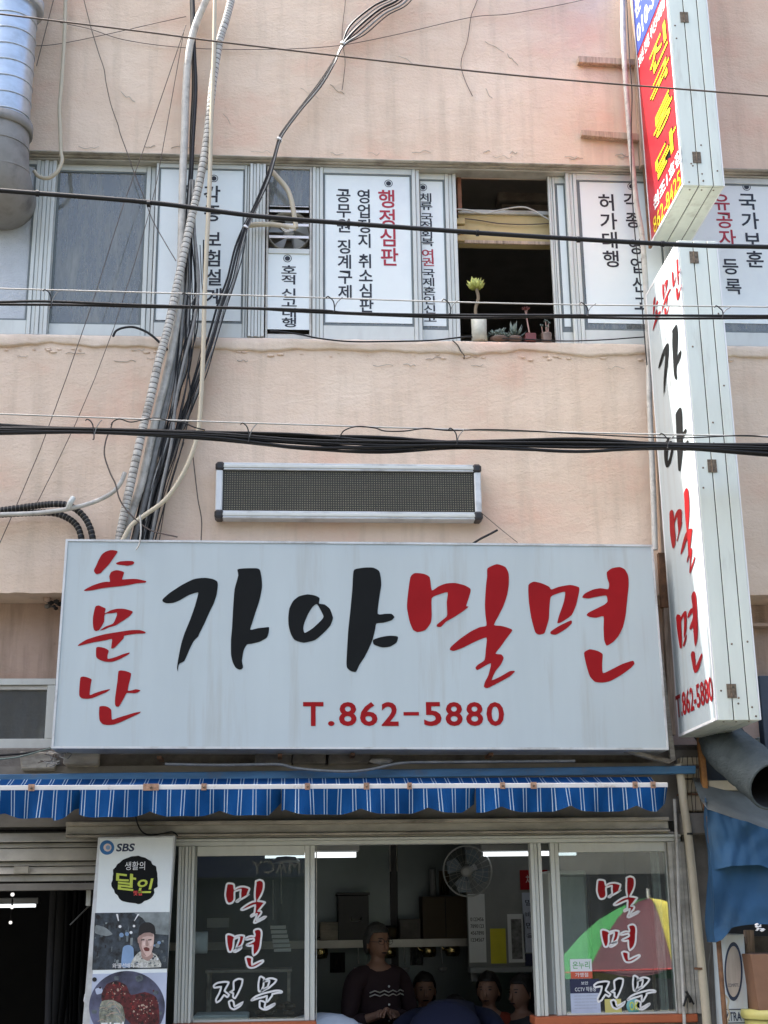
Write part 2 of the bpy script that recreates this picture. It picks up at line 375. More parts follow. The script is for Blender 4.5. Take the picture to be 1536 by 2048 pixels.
class MB:
    def __init__(s):
        s.v = []; s.f = []; s.m = []; s.sm = []; s.mats = []
    def mi(s, m):
        if isinstance(m, str):
            m = MT[m]
        if m not in s.mats:
            s.mats.append(m)
        return s.mats.index(m)
    def add(s, vs, fs, m, smooth=False):
        b = len(s.v)
        i = s.mi(m)
        s.v += [Vector(p) for p in vs]
        for f in fs:
            s.f.append(tuple(b+k for k in f)); s.m.append(i); s.sm.append(smooth)
    def box(s, x0, x1, y0, y1, z0, z1, m):
        vs = [(x, y, z) for x in (x0, x1) for y in (y0, y1) for z in (z0, z1)]
        s.add(vs, [(0, 1, 3, 2), (4, 6, 7, 5), (0, 4, 5, 1), (2, 3, 7, 6), (0, 2, 6, 4), (1, 5, 7, 3)], m)
        return s
    def pbox(s, u0, v0, u1, v1, y0, y1, m):
        x0, z0, x1, z1 = WB(u0, v0, u1, v1, y0)
        return s.box(x0, x1, y0, y1, z0, z1, m)
    def hexa(s, a, b, m):    # two quads (4 pts each) joined
        vs = list(a)+list(b)
        s.add(vs, [(0, 1, 2, 3), (7, 6, 5, 4), (0, 4, 5, 1), (1, 5, 6, 2), (2, 6, 7, 3), (3, 7, 4, 0)], m)
        return s
    def quad(s, a, b, c, d, m):
        s.add([a, b, c, d], [(0, 1, 2, 3)], m)
        return s
    def tube(s, pts, r, n=8, m='black', caps=True, mfun=None, flat=None):
        pts = [Vector(p) for p in pts]
        N = len(pts)
        rs = r if isinstance(r, (list, tuple)) else [r]*N
        t0 = (pts[1]-pts[0]).normalized()
        ref = Vector((0, 0, 1)) if abs(t0.z) < 0.9 else Vector((0, 1, 0))
        nrm = t0.cross(ref).normalized()
        vs = []
        for i, p in enumerate(pts):
            t = (pts[min(i+1, N-1)]-pts[max(i-1, 0)])
            t = t.normalized() if t.length > 1e-9 else t0
            nrm = (nrm - t*nrm.dot(t))
            nrm = nrm.normalized() if nrm.length > 1e-6 else t.orthogonal().normalized()
            bi = t.cross(nrm)
            for k in range(n):
                a = 2*pi*k/n
                vs.append(p + (nrm*cos(a) + bi*sin(a)*(flat or 1))*rs[i])
        if mfun:
            b = len(s.v)
            s.v += vs
            for i in range(N-1):
                mm = s.mi(mfun(i))
                for k in range(n):
                    s.f.append((b+i*n+k, b+i*n+(k+1) % n, b+(i+1)*n+(k+1) % n, b+(i+1)*n+k)); s.m.append(mm); s.sm.append(True)
        else:
            fs = [(i*n+k, i*n+(k+1) % n, (i+1)*n+(k+1) % n, (i+1)*n+k) for i in range(N-1) for k in range(n)]
            s.add(vs, fs, m, True)
            if caps:
                s.add(vs[:n], [tuple(reversed(range(n)))], m)
                s.add(vs[-n:], [tuple(range(n))], m)
        return s
    def lathe(s, c, prof, n=16, m='white', axis='Z'):
        c = Vector(c)
        vs = []
        for r, h in prof:
            for k in range(n):
                a = 2*pi*k/n
                if axis == 'Z':
                    vs.append(c+Vector((r*cos(a), r*sin(a), h)))
                elif axis == 'Y':
                    vs.append(c+Vector((r*cos(a), h, r*sin(a))))
                else:
                    vs.append(c+Vector((h, r*cos(a), r*sin(a))))
        N = len(prof)
        s.add(vs, [(i*n+k, i*n+(k+1) % n, (i+1)*n+(k+1) % n, (i+1)*n+k) for i in range(N-1) for k in range(n)], m, True)
        return s
    def ball(s, c, r, m, n=10, q=(1, 1, 1)):
        c = Vector(c)
        vs = []; fs = []
        for i in range(n//2+1):
            t = pi*i/(n//2)
            for k in range(n):
                a = 2*pi*k/n
                vs.append(c+Vector((r*q[0]*sin(t)*cos(a), r*q[1]*sin(t)*sin(a), r*q[2]*cos(t))))
        for i in range(n//2):
            for k in range(n):
                fs.append((i*n+k, (i+1)*n+k, (i+1)*n+(k+1) % n, i*n+(k+1) % n))
        s.add(vs, fs, m, True)
        return s
    def poly(s, loops, fn, m):          # loops: outer + holes, in any 2-D space; fn maps 2-D -> world
        vs2 = [Vector((a, b, 0)) for lp in loops for a, b in lp]
        tris = tessellate_polygon([[Vector((a, b, 0)) for a, b in lp] for lp in loops])
        s.add([fn(p.x, p.y) for p in vs2], [tuple(t) for t in tris], m)
        return s
    def text(s, body, fn, box, m, bold=0.012, em=False):
        vs2, fs, (x0, y0, x1, y1) = glyph(body, bold)
        if em:
            x0, y0, x1, y1 = 0.03, -0.09, 0.90, 0.84
        a0, b0, a1, b1 = box
        out = [fn(a0+(x-x0)/(x1-x0)*(a1-a0), b0+(y-y0)/(y1-y0)*(b1-b0)) for x, y in vs2]
        s.add(out, fs, m)
        return s
    def ribbon(s, loop, wid, fn, m):     # outline of a closed 2-D loop, as wide as wid
        L = [Vector(p) for p in loop]
        n = len(L)
        vs = []
        for i in range(n):
            a, b, c = L[i-1], L[i], L[(i+1) % n]
            d1 = (b-a).normalized(); d2 = (c-b).normalized()
            nn = Vector((-(d1.y+d2.y), d1.x+d2.x))
            nn = nn.normalized() if nn.length > 1e-5 else Vector((-d1.y, d1.x))
            k = max(0.5, nn.dot(Vector((-d1.y, d1.x))))
            nn = nn*(wid/2/k)
            vs += [fn(*(b+nn)), fn(*(b-nn))]
        s.add(vs, [(2*i, 2*i+1, (2*i+3) % (2*n), (2*i+2) % (2*n)) for i in range(n)], m)
        return s
    def build(s, name, parent=None, bevel=0, label=None, stuff=False):
        base = Vector((0, 0, 0))
        r = parent
        while r is not None:
            base += r.location
            r = r.parent
        me = bpy.data.meshes.new(name)
        me.from_pydata([v-base for v in s.v], [], s.f)
        for mm in s.mats:
            me.materials.append(mm)
        me.polygons.foreach_set('material_index', s.m)
        me.polygons.foreach_set('use_smooth', s.sm)
        me.update()
        o = bpy.data.objects.new(name, me)
        COL.objects.link(o)
        if parent is not None:
            o.parent = parent
        if bevel:
            b = o.modifiers.new('bevel', 'BEVEL')
            b.width = bevel
            b.segments = 1
            b.limit_method = 'ANGLE'
            b.angle_limit = radians(40)
        if label:
            o['label'] = label
        if stuff:
            o['kind'] = 'stuff'
        return o
def tag(o, label, cat, group=None):
    o['label'] = label
    o['category'] = cat
    if group:
        o['group'] = group
    return o
def thing(name, label, cat, loc=(0, 0, 0), group=None):
    o = bpy.data.objects.new(name, None)
    o.empty_display_size = 0.1
    COL.objects.link(o)
    o.location = loc
    return tag(o, label, cat, group)
def dup(o, loc=None, parent=None):
    c = o.copy()
    COL.objects.link(c)
    if loc is not None:
        c.location = loc
    if parent is not None:
        c.parent = parent
    for ch in list(o.children):
        dup(ch, None, c)
    return c
def structure(o):
    o['kind'] = 'structure'
    return o
def FP(y):
    return lambda a, b: Vector((a, y, b))

# the brush lettering, traced stroke by stroke: origin and scale of each tracing, then strokes (outer loop + holes)
BR = {
 '가': ((300, 1100, 3.84), [
  [[(97,378),(150,330),(250,265),(340,222),(420,213),(480,222),(515,240),(521,270),(512,340),(490,410),(455,480),(420,560),(375,650),(372,662),(335,700),(300,770),(265,850),(230,870),(218,890),(214,935),(208,900),(218,830),(240,720),(265,640),(310,530),(345,430),(368,345),(366,325),(300,345),(230,385),(180,405),(130,409),(100,398)]],
  [[(672,148),(740,140),(820,140),(845,155),(858,220),(860,290),(840,390),(810,480),(785,560),(770,612),(830,600),(880,595),(914,593),(910,640),(895,675),(840,705),(780,720),(745,725),(720,770),(706,850),(715,900),(700,917),(680,917),(655,900),(635,860),(622,800),(622,690),(630,600),(640,420),(650,300),(678,195)]]]),
 '야': ((300, 1100, 3.84), [
  [[(1062,520),(1070,450),(1100,390),(1145,355),(1210,340),(1270,350),(1303,370),(1298,410),(1340,418),(1380,450),(1400,500),(1405,525),(1385,580),(1340,630),(1270,690),(1180,712),(1110,690),(1080,640),(1065,580)],
   [(1282,415),(1250,435),(1215,490),(1185,560),(1178,600),(1188,637),(1250,600),(1310,545),(1333,512),(1310,460)]],
  [[(1569,150),(1644,135),(1714,135),(1759,160),(1772,210),(1776,270),(1759,380),(1749,490),(1804,490),(1854,490),(1877,515),(1854,540),(1794,558),(1739,565),(1729,610),(1709,690),(1679,760),(1649,820),(1609,880),(1582,935),(1544,930),(1514,905),(1509,860),(1516,720),(1524,600),(1539,460),(1554,300),(1559,200)]],
  [[(1714,690),(1774,668),(1844,658),(1904,665),(1894,710),(1844,742),(1784,748),(1719,725)]]]),
 '밀': ((650, 1100, 3.84), [
  [[(655,210),(690,177),(760,183),(805,210),(820,310),(870,280),(930,257),(1000,253),(1070,270),(1115,295),(1118,320),(1100,380),(1085,430),(1103,435),(1060,470),(1000,510),(930,550),(890,590),(860,588),(862,570),(930,515),(938,490),(935,400),(942,325),(880,340),(820,370),(820,500),(812,560),(770,615),(710,630),(675,610),(650,550),(630,450),(632,380)]],
  [[(1248,140),(1320,108),(1385,130),(1410,180),(1412,260),(1400,340),(1370,430),(1330,510),(1298,575),(1350,582),(1400,595),(1440,615),(1400,670),(1350,740),(1310,795),(1355,802),(1372,830),(1350,880),(1310,930),(1280,1000),(1350,970),(1420,930),(1460,930),(1420,970),(1340,1015),(1250,1060),(1220,1050),(1230,1010),(1255,960),(1275,870),(1220,895),(1170,922),(1155,905),(1175,880),(1225,845),(1235,760),(1240,672),(1150,705),(1060,750),(990,775),(958,765),(970,740),(1040,680),(1120,625),(1190,592),(1240,580),(1232,500),(1228,420),(1235,290),(1245,200)]]]),
 '면': ((1000, 1100, 3.84), [
  [[(218,270),(260,243),(320,255),(375,280),(395,303),(450,283),(540,268),(605,285),(608,320),(585,420),(550,500),(470,555),(440,560),(455,500),(490,400),(500,322),(440,335),(390,360),(380,440),(375,530),(355,600),(340,640),(300,650),(270,630),(240,520),(222,400)]],
  [[(390,625),(450,585),(545,540),(550,565),(500,610),(430,650),(390,645)]],
  [[(820,170),(860,140),(920,130),(960,150),(985,200),(988,280),(975,400),(965,500),(945,590),(910,660),(870,705),(820,735),(800,690),(795,600),(795,510),(740,520),(690,515),(665,500),(680,480),(740,450),(800,420),(825,395),(815,350),(740,360),(680,372),(632,365),(650,335),(710,305),(770,293),(830,300),(838,260),(825,220)]],
  [[(645,790),(690,762),(750,775),(788,800),(785,870),(790,945),(850,920),(940,875),(1020,850),(1032,875),(1000,910),(930,960),(850,1005),(790,1018),(730,1012),(690,970),(665,890)]]]),
 '소': ((130, 1080, 7.68), [
  [[(445,460),(480,390),(510,320),(560,230),(620,180),(700,155),(770,160),(808,178),(770,240),(720,310),(670,380),(600,450),(545,510),(480,523),(450,490)]],
  [[(785,352),(850,328),(960,320),(1040,325),(1065,345),(1045,375),(960,395),(880,385),(800,375)]],
  [[(690,640),(680,560),(710,490),(790,462),(860,475),(908,495),(890,560),(880,605),(990,598),(1100,598),(1245,630),(1230,655),(1110,665),(980,690),(850,710),(700,725),(550,745),(430,770),(300,783),(300,765),(350,735),(430,695),(550,655),(640,640)]]]),
 '문': ((130, 1080, 7.68), [
  [[(465,1025),(520,1005),(580,1030),(625,1055),(610,1125),(700,1080),(800,1055),(900,1055),(1000,1080),(1042,1105),(990,1170),(930,1215),(850,1265),(780,1310),(680,1340),(600,1375),(545,1390),(545,1380),(620,1330),(735,1285),(770,1220),(795,1160),(795,1115),(720,1125),(612,1140),(600,1250),(560,1330),(520,1385),(475,1398),(440,1370),(428,1280),(430,1180)]],
  [[(195,1620),(230,1590),(330,1530),(480,1480),(620,1445),(800,1415),(1000,1385),(1150,1383),(1237,1412),(1220,1435),(1100,1440),(990,1455),(910,1470),(900,1510),(850,1565),(760,1655),(710,1665),(715,1600),(720,1520),(600,1545),(450,1570),(320,1600),(215,1625)]],
  [[(478,1659),(520,1641),(610,1659),(672,1699),(655,1759),(655,1824),(720,1814),(800,1789),(900,1749),(990,1727),(985,1749),(920,1789),(820,1839),(720,1871),(620,1869),(540,1844),(480,1799)]]]),
 '난': ((130, 1270, 7.68), [
  [[(235,660),(280,637),(340,650),(408,680),(395,760),(380,920),(450,895),(570,855),(695,830),(640,875),(540,920),(430,965),(350,980),(270,975),(222,940),(218,850)]],
  [[(820,560),(860,543),(940,555),(1015,590),(1000,680),(980,760),(965,855),(1030,848),(1090,832),(1160,850),(1120,880),(1060,895),(950,890),(910,960),(860,1050),(825,1100),(785,1098),(768,1060),(770,960),(785,850),(805,700)]],
  [[(530,1100),(600,1090),(660,1105),(708,1145),(715,1230),(725,1300),(830,1265),(950,1230),(1060,1195),(1165,1178),(1130,1210),(1000,1270),(850,1340),(750,1375),(660,1383),(580,1370),(530,1310),(522,1200)]]]),
 '전': ((340, 1680, 4.8), [
  [[(415,1398),(450,1372),(520,1362),(556,1370),(543,1402),(520,1450),(562,1488),(545,1510),(515,1492),(480,1540),(447,1560),(440,1530),(470,1470),(485,1412),(425,1418)]],
  [[(575,1462),(605,1440),(604,1362),(648,1336),(688,1345),(680,1400),(650,1470),(620,1522),(600,1508),(602,1475)]],
  [[(562,1556),(590,1542),(608,1560),(618,1602),(690,1566),(668,1600),(612,1630),(576,1610)]]]),
}
def smooth2(loop, k=3):
    n = len(loop)
    out = []
    for i in range(n):
        a, b, c, d = (Vector(loop[(i+j) % n]) for j in (-1, 0, 1, 2))
        for j in range(k):
            t = j/k
            m1 = (c-a)*0.3; m2 = (d-b)*0.3
            q = b*(2*t**3-3*t*t+1) + m1*(t**3-2*t*t+t) + c*(-2*t**3+3*t*t) + m2*(t**3-t*t)
            out.append((q.x, q.y))
    return out
def strokes(ch):
    (ox, oy, sc), st = BR[ch]
    return [[smooth2([(ox+a/sc, oy+b/sc) for a, b in lp]) for lp in s] for s in st]
def strokes_norm(ch):
    st = strokes(ch)
    xs = [p[0] for s in st for lp in s for p in lp]
    ys = [p[1] for s in st for lp in s for p in lp]
    x0, x1, y0, y1 = min(xs), max(xs), min(ys), max(ys)
    return [[[((a-x0)/(x1-x0), (y1-b)/(y1-y0)) for a, b in lp] for lp in s] for s in st]

# ================================================================== GROUND, STREET, OTHER SIDE
g = MB()
g.quad((-120, -120, 0), (120, -120, 0), (120, 60, 0), (-120, 60, 0), 'asphalt')
structure(g.build('street_ground'))
g = MB()
g.box(-40, 40, -2.2, -0.02, 0.004, 0.12, 'pavement')
structure(g.build('pavement', bevel=0.02))
g = MB()
g.box(-40, 40, -15.9, -13.6, 0.004, 0.12, 'pavement')
structure(g.build('far_pavement', bevel=0.02))

opp = thing('building', 'cream building with shop signs on the far side of the street', 'building', (0, -16, 0))
g = MB(); g.box(-16, 16, -24, -16, 0, 8.6, 'opp'); g.build('wall', opp)
for k in range(9):
    for zz in (3.6, 6.2):
        g = MB(); g.box(-14.6+k*3.4, -12.8+k*3.4, -16.02, -15.95, zz, zz+1.4, 'alu'); fr = g.build('window', opp)
        g = MB(); g.box(-14.5+k*3.4, -12.9+k*3.4, -15.945, -15.93, zz+0.1, zz+1.3, 'oppglass'); g.build('pane', fr)
g = MB(); g.box(-14, 14, -16.02, -15.9, 0.05, 2.35, 'dark'); g.build('shop_opening', opp)
# PHARMACY lettering on its fascia, read from the street
sb = thing('shop_sign', 'dark fascia sign lettered PHARMACY across the street', 'sign', (0, -15.8, 2.35))
g = MB(); g.box(-2.4, 3.0, -15.89, -15.76, 2.36, 3.1, 'sticknavy'); g.build('sign_panel', sb, 0.01)
g = MB(); g.text('PHARMACY', lambda a, b: Vector((-a, -15.755, b)), (-1.02, 2.42, 0.58, 2.64), 'header', 0.01); g.build('lettering', sb)
shade_block = thing('building', 'unseen tall brick coloured building added on the left to shade the facade', 'building', (-8, 3, 0))  # out-of-view block, added so its shadow covers the left of the facade
g = MB(); g.box(-13, -3.95, -0.75, 8, 0, 12.6, 'brick'); g.build('wall', shade_block)
for k in range(3):
    g = MB(); g.box(-12.7+k*3, -11.3+k*3, -0.80, -0.74, 3.5, 5.0, 'alu'); fr = g.build('window', shade_block)
    g = MB(); g.box(-12.6+k*3, -11.4+k*3, -0.81, -0.803, 3.6, 4.9, 'oppglass'); g.build('pane', fr)

# parasol across the lane (mirrored in the right shop window)
def mirror_pt(u, v, y):            # where a thing must stand (at depth y<0) to be mirrored at this pixel by glass at y=0.03
    q = P(u, v, 0.06-y)
    return Vector((q.x, y, q.z))
ap = mirror_pt(1296, 1796, -10.4)
pa = thing('parasol', 'green maroon and yellow market parasol tilted beside the lane', 'parasol', (ap.x, ap.y, 0))
rim = []
for k in range(8):
    a = radians(-132+k*45)
    rim.append(Vector((ap.x+1.42*cos(a), ap.y+1.42*sin(a)*0.8+0.1, ap.z-0.93+0.08*sin(a))))
for k in range(8):
    a, b = rim[k], rim[(k+1) % 8]
    g = MB()
    rows = []
    for i in range(7):
        t = i/6
        rows.append([ap.lerp(a, t).lerp(ap.lerp(b, t), j/4) + Vector((0, 0, 0.22*sin(pi*t)*(1-t*0.3)-0.07*t*sin(pi*j/4)+0.03*noise.noise(Vector((j*.9, t*4, k*3.3))))) for j in range(5)])
    vs_ = [p for r_ in rows for p in r_]
    g.add(vs_, [(i*5+j, i*5+j+1, i*5+6+j, i*5+5+j) for i in range(6) for j in range(4)], ['pyellow', 'pgreen', 'pmaroon', 'pgreen', 'pyellow', 'pmaroon', 'pgreen', 'pmaroon'][k], True)
    g.build('panel', pa)
g = MB(); g.tube([ap+Vector((0, 0, .12)), (ap.x, ap.y, 0.06)], 0.022, 8, 'white'); g.build('pole', pa)
g = MB(); g.lathe((ap.x, ap.y, 0), [(0.0, .1), (.22, .1), (.26, 0.02), (.26, 0.0)], 16, 'concrete'); g.build('base', pa)
g = MB()
for k in range(8):
    g.tube([rim[k]+Vector((0, 0, .0)), rim[(k+1) % 8]], 0.009, 5, 'pred')
g.build('fringe', pa)

# ================================================================== THE BUILDING
B = thing('building', 'pink plastered street building with a sliding window strip above the restaurant', 'building', (0, 0, 0))
XL, XR = -3.2, 4.6
ZT = 8.0
Z_LINT = P(700, 317, 0).z
Z_WT = P(700, 326, 0.02).z
Z_WB = P(700, 676, 0.05).z
Z_SILL = P(700, 682, 0).z
Z_BEAM = P(60, 1186, 0).z
Z_HDR = P(700, 1530, 0).z
def wallgrid(name, x0, x1, z0, z1, yf, yb, m, amp=0.006, lip=None, ragged=0.0):
    g = MB()
    nx, nz = int((x1-x0)/0.045), max(4, int((z1-z0)/0.045))
    vs_ = []
    for j in range(nz+1):
        for i in range(nx+1):
            x = x0+(x1-x0)*i/nx; z = z0+(z1-z0)*j/nz
            d = noise.noise(Vector((x*1.3, z*2.1, 3.1)))*amp + noise.noise(Vector((x*5, z*7, 9)))*amp*0.5
            if lip:
                d -= lip(x, z)
            if j == 0 and ragged:
                z += ragged*noise.noise(Vector((x*9, 1.7, 0)))+ragged*0.6*noise.noise(Vector((x*31, 4.7, 0)))
            vs_.append((x, yf+d, z))
    W = nx+1
    g.add(vs_, [(j*W+i, j*W+i+1, (j+1)*W+i+1, (j+1)*W+i) for j in range(nz) for i in range(nx)], m, True)
    # soffit and top caps, back
    bot = [vs_[i] for i in range(W)]
    top = [vs_[nz*W+i] for i in range(W)]
    g.add(bot+[(p[0], yb, z0) for p in bot], [(i, W+i, W+i+1, i+1) for i in range(nx)], m)
    g.add(top+[(p[0], yb, z1) for p in top], [(i, i+1, W+i+1, W+i) for i in range(nx)], m)
    g.quad((x0, yb, z0), (x1, yb, z0), (x1, yb, z1), (x0, yb, z1), m)
    return g.build(name, B)
wallgrid('upper_wall', XL, XR, Z_LINT, ZT, 0.0, 0.22, 'plaster', ragged=0.006)
def sill_lip(x, z):
    t = (Z_SILL - z)
    h = 0.075+0.03*noise.noise(Vector((x*2.3, 8.1, 0)))+0.012*noise.noise(Vector((x*11, 2.2, 0)))
    if t < h:
        return 0.0*(min(1, (h-t)/0.02)) * (0.75+0.25*noise.noise(Vector((x*14, z*14, 0))))
    return 0
wallgrid('spandrel_wall', XL, XR, Z_BEAM, Z_SILL, 0.0, 0.30, 'plaster', lip=sill_lip, ragged=0.007)
g = MB()     # pale rounded lip of plaster under the windows, its lower edge broken
nx = 170
rows = []
for j, (dy, f_) in enumerate(((0.02, 0.0), (-.016, .0), (-.022, .10), (-.021, .45), (-.018, .8), (-.014, .97), (0.008, 1.0))):
    row = []
    for i in range(nx+1):
        x = XL+(XR-XL)*i/nx
        h = 0.072+0.03*noise.noise(Vector((x*2.3, 8.1, 0)))+0.014*noise.noise(Vector((x*9, 2.2, 0)))+.010*noise.noise(Vector((x*41, 2.2, 0)))
        row.append(Vector((x, dy+.007*noise.noise(Vector((x*7, j*1.8, 3)))+.006*noise.noise(Vector((x*29, j*2.7, 3))), Z_SILL+.002-h*f_)))
    rows.append(row)
W_n = nx+1
g.add([p for r_ in rows for p in r_], [(j*W_n+i, (j+1)*W_n+i, (j+1)*W_n+i+1, j*W_n+i+1) for j in range(6) for i in range(nx)], 'plaster_pale_lit', True)
g.build('sill_ledge', B)
g = MB()    # broken plaster crumbs under the sill lip
for k in range(60):
    x = random.uniform(XL+1, XR-1)
    z = Z_SILL-0.085-random.random()*0.03
    r_ = random.uniform(.004, .012)
    g.ball((x, -0.004, z), r_, 'plaster', 6, (2.2, .6, .7))
g.build('plaster_crumb', B, stuff=True)
# hairline cracks and flaking edges in the plaster
rc = random.Random(5)
g = MB()
for k in range(34):
    if k < 14:
        u = rc.uniform(120, 1250); v = 300+(u/1536)*28-rc.uniform(1, 16)
    elif k < 26:
        u = rc.uniform(20, 1270); v = 690+(u/1536)*16+rc.uniform(6, 34)
    else:
        u = rc.uniform(100, 1270); v = rc.uniform(60, 260)
    L = rc.uniform(12, 46)
    pts = [P(u+L*i/5, v+rc.uniform(-3, 3)+(i*4 if k >= 26 else 0), -.0065) for i in range(6)]
    g.tube(spline(pts, 3), rc.uniform(.0012, .0026), 4, 'lintel')
g.build('plaster_crack', B, stuff=True)
# recessed lower wall
zlw = P(60, 1530, .28).z
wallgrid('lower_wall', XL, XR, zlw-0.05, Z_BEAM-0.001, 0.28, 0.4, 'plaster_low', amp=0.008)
g = MB(); g.box(XL, XR, 0.06, 0.5, Z_HDR-0.06, P(700, 1494, .1).z, 'concrete'); g.build('lintel_beam', B, 0.01)
# broken concrete and rubble visible between sign and awning
for (u0, v0, u1, v1, mm) in ((512, 1503, 583, 1528, 'concrete'), (586, 1499, 650, 1527, 'concrete'), (655, 1500, 738, 1526, 'concrete'), (130, 1500, 196, 1532, 'lintel'), (40, 1504, 108, 1540, 'lintel')):
    x0, z0, x1, z1 = WB(u0, v0, u1, v1, -0.04)
    g = MB()
    def jit(p):
        return Vector(p)+Vector((random.uniform(-.012, .012), random.uniform(-.02, .02), random.uniform(-.01, .01)))
    g.hexa([jit((x0, -.05, z0)), jit((x1, -.05, z0)), jit((x1, -.05, z1)), jit((x0, -.05, z1))], [(x0, .05, z0), (x1, .05, z0), (x1, .05, z1), (x0, .05, z1)], mm)
    g.build('broken_block', B, 0.008)
g = MB()
q = P(762, 1523, -0.10)
g.ball(q, 0.05, 'pale_stone', 9, (1.45, .6, .36))
for k, vv in enumerate(g.v):
    g.v[k] = vv+Vector((noise.noise(vv*31)*.012, 0, noise.noise(vv*27+Vector((3, 3, 3)))*.012))
tag(g.build('rubble_lump'), 'pale lump of broken mortar lying on the blue awning rail', 'rubble')
g = MB()   # torn plaster at the beam's end beside the big sign
for k in range(16):
    q = P(random.uniform(84, 124), random.uniform(1180, 1222), 0.10+random.random()*.1)
    g.ball(q, random.uniform(.01, .03), random.choice(['concrete', 'plaster_low', 'dark']), 6, (1, .7, .8))
g.build('broken_plaster', B, stuff=True)

# the trim above the upstairs window strip
g = MB()
g.box(XL, XR, -0.012, 0.14, Z_LINT-0.013, Z_LINT-0.003, 'lintel')
g.box(XL, XR, 0.02, 0.16, Z_LINT-0.022, Z_LINT-0.014, 'lintel')
g.build('window_head_trim', B, 0.004)
ZH = Z_LINT-0.023
g = MB(); g.box(XL, XR, 0.045, 0.15, ZH-0.012, ZH-0.001, 'alu_dirty'); g.build('head_track', B, 0.003)
g = MB(); g.box(XL, XR, 0.03, 0.2, Z_SILL-0.004, Z_SILL+0.018, 'lintel'); g.box(XL, XR, 0.045, 0.15, Z_SILL+0.019, Z_SILL+0.034, 'alu_dirty'); g.build('sill_track', B, 0.003)
zt, zb = ZH-0.013, Z_SILL+0.036

# upstairs rooms behind the glass
g = MB()
g.box(XL, XR, 3.4, 3.5, Z_BEAM, ZT, 'roomwall2'); g.build('office_back_wall', B)
g = MB(); g.box(XL, XR, 0.25, 3.4, zt+0.3, zt+0.36, 'roomwall2'); g.build('office_ceiling', B)
g = MB(); g.box(XL, XR, 0.31, 3.4, zb-0.25, zb-0.2, 'roomwall2'); g.build('office_floor', B)
g = MB(); g.box(XL, XL+.08, 0.25, 3.4, zb-0.2, zt+0.3, 'roomwall2'); g.box(XR-.08, XR, 0.25, 3.4, zb-0.2, zt+0.3, 'roomwall2'); g.build('office_side_wall', B)

VM = 500
def ux(u, y):
    return P(u, VM, y).x
def stile(g, u0, u1, y0, y1, z0, z1, n=3, m='alu'):
    x0, x1 = ux(u0, y0), ux(u1, y0)
    w_ = (x1-x0)/n
    for i in range(n):
        a = x0+w_*i
        g.box(a+0.0012, a+w_-0.0012, y0+(0.0 if i % 2 == 0 else 0.008), y1, z0, z1, m)
    g.box(x0+.002, x1-.002, y0+.014, y1-.001, z0+.001, z1-.001, 'gasket')
def sash(uL, uR, wl, wr, y, topr=0.03, botr=0.098, nl=2, nr=2, pane='g_slate', gk=0.012, label=None, rails=True):
    g = MB()
    xl, xr = ux(uL, y), ux(uR, y)
    xi, xo = ux(uL+wl, y), ux(uR-wr, y)
    stile(g, uL, uL+wl, y, y+.035, zb, zt, nl)
    stile(g, uR-wr, uR, y, y+.035, zb, zt, nr)
    g.box(xi+.0005, xo-.0005, y+.004, y+.033, zt-topr, zt, 'alu')
    g.box(xi+.0005, xo-.0005, y+.004, y+.033, zb, zb+botr, 'alu')
    o = g.build('window_sash', B, 0.002, label)
    g = MB()
    z0, z1 = zb+botr, zt-topr
    a, b = xi+.0008, xo-.0008
    for (p, q_, r_, s_) in ((a, b, z1-gk, z1-.0005), (a, b, z0+.0005, z0+gk), (a, a+gk, z0+gk, z1-gk), (b-gk, b, z0+gk, z1-gk)):
        g.box(p, q_, y+.008, y+.026, r_, s_, 'gasket')
    g.build('glazing_seal', o)
    g = MB(); g.box(a, b, y+.016, y+.021, z0+.001, z1-.001, pane); g.build('pane', o)
    return o, (a, b, z0, z1)
def film(parent, box, y, items):
    x0, x1, z0, z1 = box
    g = MB(); g.box(x0, x1, y, y+.002, z0, z1, 'film')
    for (ch, u0, v0, u1, v1, m) in items:
        fx0, fz0, fx1, fz1 = WB(u0, v0, u1, v1, y)
        if ch == '◉':
            c = Vector(((fx0+fx1)/2, y-.0015, (fz0+fz1)/2)); R = (fx1-fx0)/2
            for (ri, ro) in ((0.0, R*.62), (R*.84, R)):
                n = 24
                vs_ = [c+Vector((ri*cos(2*pi*k/n), 0, ri*sin(2*pi*k/n))) for k in range(n)]+[c+Vector((ro*cos(2*pi*k/n), 0, ro*sin(2*pi*k/n))) for k in range(n)]
                g.add(vs_, [(k, (k+1) % n, n+(k+1) % n, n+k) for k in range(n)], m)
        else:
            g.text(ch, FP(y-.0015), (fx0, fz0, fx1, fz1), m, 0.017, True)
    return g.build('lettered_film', parent)
def column(chars, u_t, v_t, u_b, v_b, w_, h_, m='ink'):
    # chars may hold spaces as gaps; centre of the first/last char given
    pos = []; n = 0
    for c in chars:
        if c == ' ':
            n += 0.38
        else:
            pos.append((c, n)); n += 1
    last = pos[-1][1] or 1
    out = []
    for c, k in pos:
        t = k/last
        u = u_t+(u_b-u_t)*t; v = v_t+(v_b-v_t)*t
        out.append((c, u-w_/2, v-h_/2, u+w_/2, v+h_/2, m))
    return out
def bullet(u, v, r=8.2):
    return [('◉', u-r, v-r, u+r, v+r, 'ink')]
Y1, Y2 = 0.055, 0.098
sash(-90, 103, 10, 41, Y1, nl=1, nr=5, pane='g_frost', label='window sash with frosted glass')
sash(103.5, 306, 3, 19, Y2, nl=1, nr=2, pane='g_slate', topr=0.045, label='window sash with dusty grey glass')
def filmbox(u0, v0, u1, v1, y):
    x0, z0, x1, z1 = WB(u0, v0, u1, v1, y)
    return (x0, x1, z0, z1)
o, bx = sash(306.5, 497, 6, 10, Y1, nl=1, nr=2, pane='g_slate', gk=.010)
